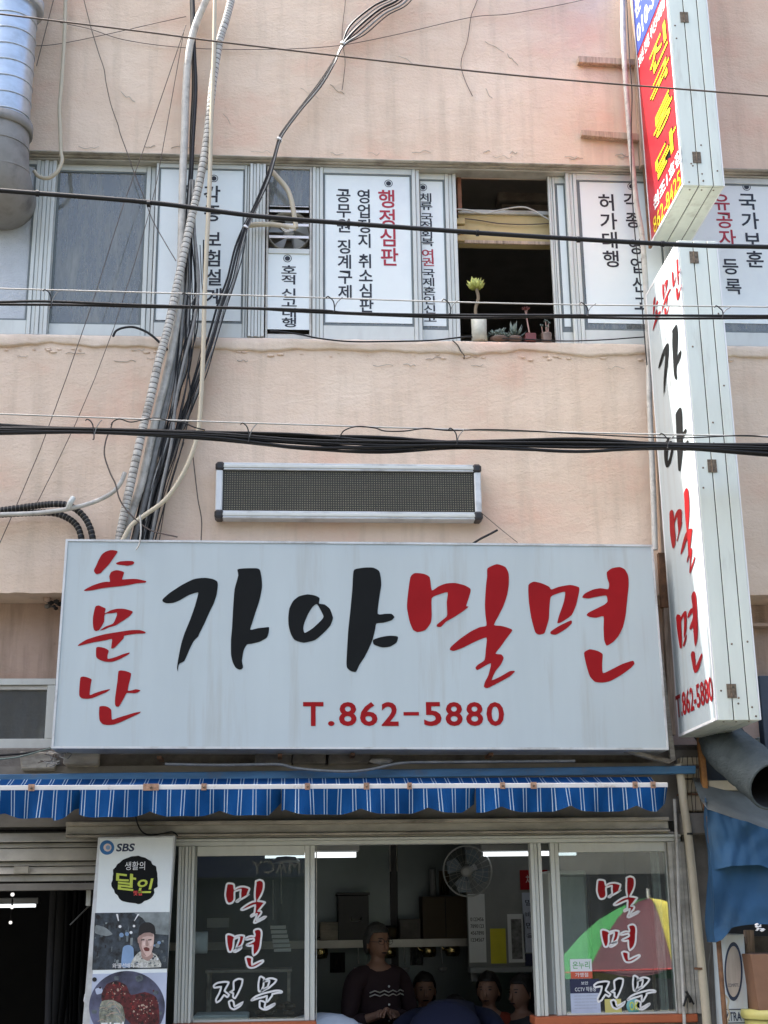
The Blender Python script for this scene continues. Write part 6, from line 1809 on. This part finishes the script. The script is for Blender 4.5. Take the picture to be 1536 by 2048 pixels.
# portrait photograph
bpoly([(190, 1826), (339, 1824), (335, 1937), (184, 1940)], 'photo_dark', .003, 'photo_print', False)
bpoly([(268, 1826), (339, 1824), (337, 1870), (310, 1868), (285, 1836)], 'photo_grey', .0036, 'photo_print', False)
for k in range(26):
    a = rnd.uniform(188, 262); b = rnd.uniform(1838, 1925); w2 = rnd.uniform(2, 5); h2 = rnd.uniform(3, 16)
    bpoly([(a, b), (a+w2, b-.5), (a+w2-1, min(1934, b+h2)), (a-.8, min(1934, b+h2))], rnd.choice(['photo_grime', 'photo_grey', 'capblack', 'photo_dark', 'photo_grime']), .0033+.00001*k, 'photo_print', False)
for k in range(14):
    a = rnd.uniform(306, 331); b = rnd.uniform(1880, 1925)
    bdisc(a, b, rnd.uniform(2, 5), rnd.choice(['photo_grime', 'photo_blue', 'photo_dark', 'photo_grey']), .0039+.00001*k, 'photo_print', 10)
bpoly([(192, 1850), (212, 1856), (225, 1868), (212, 1872), (190, 1866)], 'photo_grey', .0036, 'photo_print')
bpoly([(246, 1895), (258, 1890), (267, 1897), (266, 1932), (243, 1933)], 'photo_blue', .0042, 'photo_print')
for a in (232, 275):
    bpoly([(a, 1828), (a+4, 1828), (a+(6 if a < 250 else -6), 1842), (a+(4 if a < 250 else -7), 1842)], 'white', .0042, 'photo_print', False)
for (a, b, r_) in ((243, 1870, 4.5), (254, 1868, 4), (240, 1853, 3), (268, 1852, 2.5), (262, 1865, 3)):
    bdisc(a, b, r_, 'photo_blue' if r_ > 3 else 'white', .0045, 'photo_print', 12)
bpoly([(262, 1934), (268, 1915), (280, 1903), (300, 1903), (314, 1912), (322, 1934)], 'photo_shirt', .0048, 'photo_print')
bpoly([(278, 1868), (285, 1861), (300, 1861), (308, 1870), (307, 1890), (302, 1908), (293, 1914), (284, 1908), (278, 1890)], 'photo_skin', .0054, 'photo_print')
bpoly([(278, 1868), (283, 1864), (285, 1876), (283, 1892), (288, 1905), (293, 1913), (284, 1908), (278, 1890)], 'photo_shade', .0057, 'photo_print')
bpoly([(284, 1866), (304, 1865), (306, 1873), (296, 1872), (285, 1874)], 'photo_shade', .00572, 'photo_print')
bpoly([(292, 1880), (295, 1880), (297.5, 1890), (294, 1893), (291, 1890)], 'photo_shade', .0058, 'photo_print')
bpoly([(300, 1882), (305, 1881), (305, 1890), (300, 1892)], 'photo_light', .0058, 'photo_print')
bpoly([(286, 1884), (290, 1883), (290, 1890), (286, 1891)], 'photo_light', .0058, 'photo_print')
bpoly([(283, 1906), (293, 1914), (304, 1905), (306, 1914), (296, 1922), (284, 1916)], 'photo_shade', .0052, 'photo_print')
bpoly([(275, 1876), (278.5, 1874), (279, 1886), (276, 1886)], 'photo_shade', .0053, 'photo_print')
for k in range(22):
    a = rnd.uniform(268, 318); b = rnd.uniform(1910, 1932)
    bdisc(a, b, rnd.uniform(.8, 2.4), rnd.choice(['photo_grime', 'photo_grey', 'paper', 'photo_dark']), .005+.00001*k, 'photo_print', 7)
bpoly([(277, 1872), (279, 1853), (288, 1845), (300, 1845), (309, 1852), (311, 1869), (300, 1865), (288, 1866)], 'capblack', .006, 'photo_print')
bpoly([(287, 1896), (293, 1894), (299, 1897), (298, 1902), (290, 1902)], 'potred', .006, 'photo_print')
for a in (286, 300):
    bpoly([(a-4, 1879), (a+3, 1878), (a+3, 1880.5), (a-4, 1881)], 'capblack', .006, 'photo_print', False)
btxt('와!물선배가 국물맛', 225, 1926, 296, 1936, 'white', .007, .005)
# bowl photograph
bpoly([(185, 1948), (334, 1945), (330, 2070), (178, 2070)], 'lavender', .003, 'photo_print', False)
bdisc(254, 2014, 76, 'photo_bowl', .0036, 'photo_print', 40, .95)
bpoly([(204, 1985), (214, 1968), (232, 1962), (252, 1970), (262, 1990), (290, 1984), (312, 1994), (318, 2020), (316, 2052), (268, 2052), (245, 2030), (210, 2010), (203, 1998)], 'photo_sauce', .0042, 'photo_print')
bpoly([(203, 2003), (225, 2000), (245, 2012), (250, 2040), (240, 2060), (205, 2058), (198, 2030)], 'photo_noodle', .0048, 'photo_print')
def ribb(pts, wd, m, off):
    g = MB(); sp = spline([Vector((a, b, 0)) for a, b in pts], 5)
    vs_ = []
    for i, p in enumerate(sp):
        d = (sp[min(i+1, len(sp)-1)]-sp[max(i-1, 0)]).normalized(); n_ = Vector((-d.y, d.x, 0))*wd/2
        vs_ += [P(p.x+n_.x, p.y+n_.y, YD-off), P(p.x-n_.x, p.y-n_.y, YD-off)]
    g.add(vs_, [(2*i, 2*i+1, 2*i+3, 2*i+2) for i in range(len(sp)-1)], m)
    return g
gall = MB()
def merge(g):
    for f, mi_ in zip(g.f, g.m):
        gall.add([g.v[i] for i in f], [tuple(range(len(f)))], g.mats[mi_])
for k in range(46):
    x = rnd.uniform(203, 243); y = rnd.uniform(2004, 2052); a = rnd.uniform(-.6, .6)+(x-222)*.03
    pts = [(x-9*cos(a), y-9*sin(a)), (x, y-rnd.uniform(1, 4)), (x+9*cos(a), y+9*sin(a)+2)]
    merge(ribb(pts, rnd.uniform(.8, 1.5), rnd.choice(['photo_noodle', 'photo_grey', 'photo_seed', 'photo_grime']), .0051+.00001*k))
for k in range(170):
    if k % 3 == 0:
        x = rnd.gauss(232, 11); y = rnd.gauss(1981, 7)
    else:
        x = rnd.gauss(287, 13); y = rnd.gauss(2016, 13)
    r_ = rnd.uniform(.6, 2.6)
    lp = [(x+r_*cos(2*pi*q_/6)*rnd.uniform(.6, 1.4), y+r_*sin(2*pi*q_/6)) for q_ in range(6)]
    g = MB(); g.poly([lp], bd(.0051+.000006*k), rnd.choice(['photo_red', 'photo_red', 'photo_sauce', 'capblack', 'photo_seed']) if r_ > 1.2 else rnd.choice(['photo_seed', 'photo_red'])); merge(g)
for k in range(9):
    a = 2*pi*k/9+.2; rr = 66
    x, y = 254+rr*cos(a), 2014+rr*.93*sin(a)
    g = MB(); g.poly([smooth2([(x-7, y-4), (x+5, y-7), (x+8, y+3), (x-4, y+7)])], bd(.0039+.00001*k), rnd.choice(['photo_grime', 'photo_blue', 'lavender'])) if k % 2 else g.poly([smooth2([(x-5, y-3), (x+5, y-3), (x+4, y+4), (x-4, y+4)])], bd(.0039+.00001*k), 'photo_grime'); merge(g)
gall.build('photo_detail', t, stuff=True)
btxt('밀면', 202, 2044, 248, 2066, 'white', .006, .02)
for a, b in ((196, 1834), (189, 1959)):
    bdisc(a, b, 4.5, 'capblack', .0055, 'photo_print', 12)
g = MB(); g.tube([Vector((low[0].x+.1, YD+.06, zbd)), Vector((low[0].x+.1, YD+.06, .12))], .015, 6, 'rust'); g.tube([Vector((low[1].x-.1, YD+.06, zbd)), Vector((low[1].x-.1, YD+.06, .12))], .015, 6, 'rust'); g.build('leg', t)
g = MB(); p = P(175, 2000, -.05); g.tube([p+Vector((-.01, 0, .03)), p+Vector((-.012, -.02, 0)), p+Vector((0, 0, -.03))], .008, 6, 'white'); tag(g.build('door_hook'), 'small white hook beside the upright board', 'hook')

# ------------------------------------------------------------------ right: pillar, pipes, tarp, hose, neighbour's light box
x0 = P(1360, 1600, -.02).x; x1 = P(1418, 1600, -.02).x
g = MB(); g.box(x0, x1, .0, .3, 0, P(1390, 1500, .0).z, 'header'); tag_ = g.build('side_pillar', B)
for (u0, v0, u1, v1) in ((1360, 1515, 1408, 1531), (1362, 1537, 1412, 1556), (1361, 1559, 1414, 1586), (1366, 1590, 1417, 1622)):
    g = MB(); a, c, b_, d = WB(u0, v0, u1, v1, -.06); g.box(a, b_, -.06-.01*random.random(), -.002, c, d, 'cream'); o_ = g.build('rusted_box', B, .005)
for (u0, v0, u1, v1) in ((1362, 1532, 1413, 1536), (1360, 1586.5, 1418, 1589.5)):
    g = MB(); g.pbox(u0, v0, u1, v1, -.075, -.003, 'rust'); g.build('rusted_strap', B, .002)
g = MB(); g.pbox(1364, 1626, 1416, 1668, -.10, -.002, 'header'); tag(g.build('junction_box', None, .006), 'grey junction box below the rusted boxes on the pillar', 'box')
g = MB(); a = [P(u, v, -.12) for u, v in ((1410, 1620), (1420, 1620), (1408, 1470), (1396, 1470))]; g.hexa(a, [p+Vector((0, .04, 0)) for p in a], 'orange_rust'); tag(g.build('steel_post', None, .003), 'orange rusty post under the white projecting sign', 'post')
for k in range(5):
    u = 1366+k*9
    W_('cable', 'rust stained wire dangling over the pillar boxes', 'wire', [(u, 1512), (u+random.uniform(-6, 6), 1545), (u+random.uniform(-7, 7), 1580), (u+random.uniform(-6, 6), 1625)], -.09, .8, 'thinwire', n=4, group='thin wires over the pillar boxes')
W_('downpipe', 'cream drainpipe leaning down beside the blue tarp', 'pipe', [(1356, 1528), (1362, 1560), (1368, 1610), (1376, 1670), (1386, 1760), (1396, 1860), (1406, 1960), (1414, 2048), (1422, 2140)], -.12, 8, 'cream', n=12)
g = MB(); c = P(1377, 1668, -.12); g.tube([c+Vector((0, 0, .006)), c+Vector((0, 0, -.006))], .027, 12, 'blackbox'); c = P(1398, 1937, -.12); g.tube([c+Vector((0, 0, .006)), c+Vector((0, 0, -.006))], .027, 12, 'rust'); tag(g.build('pipe_strap'), 'wire straps round the cream drainpipe', 'strap')
W_('downpipe', 'thin white pipe running down the right window jamb', 'pipe', [(1349, 1598), (1351, 1640), (1355, 1720), (1359, 1840), (1366, 1980), (1371, 2100)], -.05, 3.2, 'palecable', n=8)
g = MB(); c = P(1376, 1990, -.06); g.tube(spline([c+Vector((-.03, 0, -.06)), c, c+Vector((.03, 0, -.05))], 4), .006, 5, 'black'); g.tube(spline([c+Vector((-.01, 0, .02)), c, c+Vector((.01, 0, -.04))], 4), .008, 5, 'black'); tag(g.build('wire_knot'), 'black knotted wire on the right window jamb', 'wire')
# gap and alcove behind tarp: near-black walls put its darkness into the colour
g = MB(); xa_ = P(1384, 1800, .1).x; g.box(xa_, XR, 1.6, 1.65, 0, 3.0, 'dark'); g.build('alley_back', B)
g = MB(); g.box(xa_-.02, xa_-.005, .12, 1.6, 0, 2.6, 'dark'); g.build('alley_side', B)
g = MB(); g.pbox(1417, 1560, 1700, 1580, -.1, -.03, 'cream'); tag(g.build('timber_rail', None, .004), 'pale timber rail above the blue tarp', 'rail')
g = MB(); g.pbox(1418, 1580, 1700, 1600, .0, .05, 'bluewall'); g.build('back_sheet', B)
g = MB(); g.pbox(1412, 1500, 1700, 1560, .02, .2, 'bluewall'); g.build('back_sheet', B)
# tarp
YT0, YT1 = -.12, -.37
def tq(a, b): return a.lerp(b, .5)
T_ = thing('tarp_canopy', 'sagging blue tarp canopy with a torn slit over the stall on the right', 'tarp', P(1470, 1850, -.5))
xl_t = P(1421, 1700, YT1).x; xr_t = xl_t+1.3
zrid = P(1421, 1618, YT1).z
def ridge(x): return zrid-.30*max(0, (x-xl_t))*1.15
def front(x, t, n0=0.0):
    zt_ = ridge(x); zb_ = P(1420, 1880, YT1).z+.06*min(1, max(0, (x-xl_t-.02)/.08)) - .02*sin(x*9)
    wr = .06*noise.noise(Vector((x*5.0, t*1.2, 1)))+.055*noise.noise(Vector((x*13+t*4, t*2.2, 4)))+.02*noise.noise(Vector((x*30, t*6, 9)))+.02*sin((x-xl_t)*22+t*5)*(1-t)
    return Vector((x-.03*t*(1-(x-xl_t)), YT1-.05*t+wr*.8-n0, zt_+(zb_-zt_)*t))
def sheetm(name, fn, nx, nz, m, xs, ts):
    g = MB()
    vs_ = [fn(xs[0]+(xs[1]-xs[0])*i/nx, ts[0]+(ts[1]-ts[0])*j/nz) for j in range(nz+1) for i in range(nx+1)]
    W2 = nx+1
    g.add(vs_, [(j*W2+i, j*W2+i+1, (j+1)*W2+i+1, (j+1)*W2+i) for j in range(nz) for i in range(nx)], m, True)
    return g.build(name, T_)
sheetm('lower_sheet', lambda x, t: front(x, t), 40, 26, 'tarp', (xl_t, xr_t), (.0, 1.0))
def flap(x, t):
    p = front(x, t)
    e = t/.46
    f_ = max(0, min(1, (x-xl_t-.03)/.05))*max(0, min(1, (xl_t+.36-x)/.1))
    p.y -= (.012+.05*e*e*f_)
    p.z += .035*e*e*f_*max(0, (x-xl_t-.12)/.2)
    return p
sheetm('torn_flap', flap, 30, 14, 'tarp', (xl_t+.012, xl_t+.37), (.0, .46))
def topf(x, t):
    a = Vector((x, YT1, ridge(x))); b_ = Vector((x+.02, -.05, ridge(x)+.22+.1*(x-xl_t)))
    p = a.lerp(b_, t); p.z += .03*noise.noise(Vector((x*5, t*3, 7)))*sin(pi*t)-.03*sin(pi*t)
    return p
sheetm('top_sheet', topf, 24, 10, 'tarptop', (xl_t, xr_t), (0, 1))
def sidef(y, t):
    e = (y-YT1)/(-.08-YT1)
    p = front(xl_t+.002, t); p.y += e*.16; p.z += .10*e*(1-t); p.x += .04*e*(1-t)+.02*noise.noise(Vector((y*8, t*3, 2)))*min(1, e*3)
    return p
sheetm('side_sheet', sidef, 14, 14, 'tarp', (YT1, -.08), (0, 1))
g = MB()
for k in range(12):
    a = P(1518+random.uniform(-9, 10), 1855+random.uniform(-8, 8), YT1-.14); g.ball(a, random.uniform(.004, .011), 'white', 5, (1.6, 1, .7))
g.build('tape_knot', T_)
for xx in (xl_t+.02, xr_t-.05):
    g = MB(); g.tube([(xx, YT1+.05, ridge(xx)-.03), (xx, YT1+.05, .12)], .014, 7, 'rust'); g.build('pole', T_)
# big grey fabric duct
t = thing('fabric_duct', 'large grey wrinkled fabric duct with an open end above the blue tarp', 'duct', P(1470, 1500, -.3))
pts = spline([P(1425, 1440, .05), P(1450, 1490, -.18), P(1484, 1520, -.45), P(1545, 1572, -.78)], 14)
g = MB(); R = .135
rs = [R*(1+.034*(1 if i % 2 else -1)+.05*noise.noise(Vector((i*.7, 0, 0)))) for i in range(len(pts))]
g.tube(pts, rs, 26, 'greyduct', False); g.build('duct_skin', t)
g = MB(); g.tube(pts[6:], [r_*.93 for r_ in rs[6:]], 26, 'dark', False); g.build('duct_inner_shade', t)  # near-black inner tube puts the shade inside the duct into colour
dv = (pts[-1]-pts[-2]).normalized()
g = MB(); e1 = dv.orthogonal().normalized(); e2 = dv.cross(e1); g.tube([pts[-1]+(e1*cos(2*pi*k/26)+e2*sin(2*pi*k/26))*R*.97 for k in range(27)], .008, 6, 'greyduct'); g.build('duct_hem', t)
g = MB(); a = P(1522, 1456, -.3); g.box(a.x, a.x+.3, -.34, -.26, a.z-.20, a.z+.3, 'bluewall'); tag(g.build('dark_post', None, .004), 'dark post behind the right edge of the projecting sign', 'post')
g = MB(); a = [P(u, v, -.2) for u, v in ((1516, 1492), (1580, 1492), (1580, 1474), (1516, 1474))]; g.hexa(a, [p+Vector((0, .1, 0)) for p in a], 'alu'); tag(g.build('metal_ledge', None, .003), 'pale metal ledge above the grey duct', 'ledge')
# light box
YL = -.25
q = [P(1444, 2110, YL), P(1494, 2110, YL), P(1488, 1868, YL), P(1440, 1868, YL)]
t = thing('light_box', 'narrow pale light box with a dark blue oval ring on the right stall', 'sign', (q[0]+q[1])/2)
q[0].z = q[1].z = .12
g = MB(); g.hexa(q, [p+Vector((0, .15, 0)) for p in q], 'boxface'); g.build('box_body', t, .004)
fl = lambda u, v: P(u, v, YL-.002)
def fl2(o_): return lambda u, v: P(u, v, YL-o_)
ov = lambda ru, rv: [(1467+ru*cos(2*pi*k/36), 1943+rv*sin(2*pi*k/36)) for k in range(36)]
g = MB(); g.poly([ov(18.2, 59)], fl2(.002), 'oval'); g.build('oval_ring', t)
g = MB(); g.poly([ov(14.8, 51)], fl2(.003), 'tan'); g.build('oval_panel', t)
a0, c0, a1, c1 = WB(1456, 1967, 1477, 1974, YL-.004); g = MB(); g.text('COMPETE', FP(YL-.004), (a0, c0, a1, c1), 'oval', 0); g.build('letter', t)
for (u0, v0, u1, v1) in ((1445, 2018, 1490, 2019.6), (1445, 2045, 1491, 2047), (1445, 2019.8, 1447, 2044.8), (1488.5, 2019.8, 1490.5, 2044.8)):
    g = MB(); g.pbox(u0, v0, u1, v1, YL-.003, YL-.001, 'oval'); g.build('frame_line', t)
a0, c0, a1, c1 = WB(1449, 2024, 1483, 2042, YL-.004); g = MB(); g.text('XTRA', FP(YL-.004), (a0, c0, a1, c1), 'oval', .02); g.build('letter', t)
W_('cord', 'knotted tan cord hanging over the light box', 'cord', [(1448, 1988), (1457, 2000), (1455, 2015), (1459, 2028), (1454, 2045), (1456, 2060)], YL-.03, 1.8, 'cream')
for k in range(4):
    u = 1422+k*5
    W_('cable', 'pale loose string hanging in the dark gap beside the light box', 'string', [(u, 1890), (u+random.uniform(-5, 6), 1930), (u+random.uniform(-6, 6), 1980), (u+random.uniform(-4, 4), 2060)], -.1+.03*k, .7, 'graycable', n=4, group='loose strings beside the light box')
x0, z0, x1, z1 = WB(1506, 1908, 1600, 2020, -.4)
g = MB(); g.hexa([(x0+.02, -.4, z0), (x1, -.4, z0), (x1, -.4, z1), (x0, -.4, z1)], [(x0+.02, -.1, z0), (x1, -.1, z0), (x1, -.1, z1), (x0, -.1, z1)], 'cardboard'); g.box(x0+.1, x0+.1005, -.401, -.4005, z0, z1, 'dark')
tag(g.build('cardboard_box', None, .003), 'brown cardboard box resting on the yellow tub lid', 'box')
t = thing('plastic_tub', 'yellow plastic tub under the cardboard box', 'tub', (x0+.15, -.28, 0.12))
g = MB(); g.lathe((x0+.14, -.27, 0.12), [(0, 0), (.13, 0), (.16, z0-.17), (.15, z0-.17)], 20, 'tubyellow'); g.build('tub_body', t)
g = MB(); g.lathe((x0+.14, -.27, 0.12), [(.172, z0-.168), (.18, z0-.15), (.175, z0-.121), (0, z0-.121)], 24, 'tubyellow'); g.build('lid', t)
g = MB(); a = [P(u, v, -.08) for u, v in ((1508, 2060), (1520, 2060), (1508, 1860), (1492, 1860))]; g.hexa(a, [p+Vector((0, .05, 0)) for p in a], 'wood'); tag(g.build('wooden_prop', None, .003), 'grey wooden prop leaning behind the light box', 'prop')
g = MB(); g.pbox(1488, 1872, 1640, 1905, -.05, .0, 'concrete'); g.build('back_board', B)
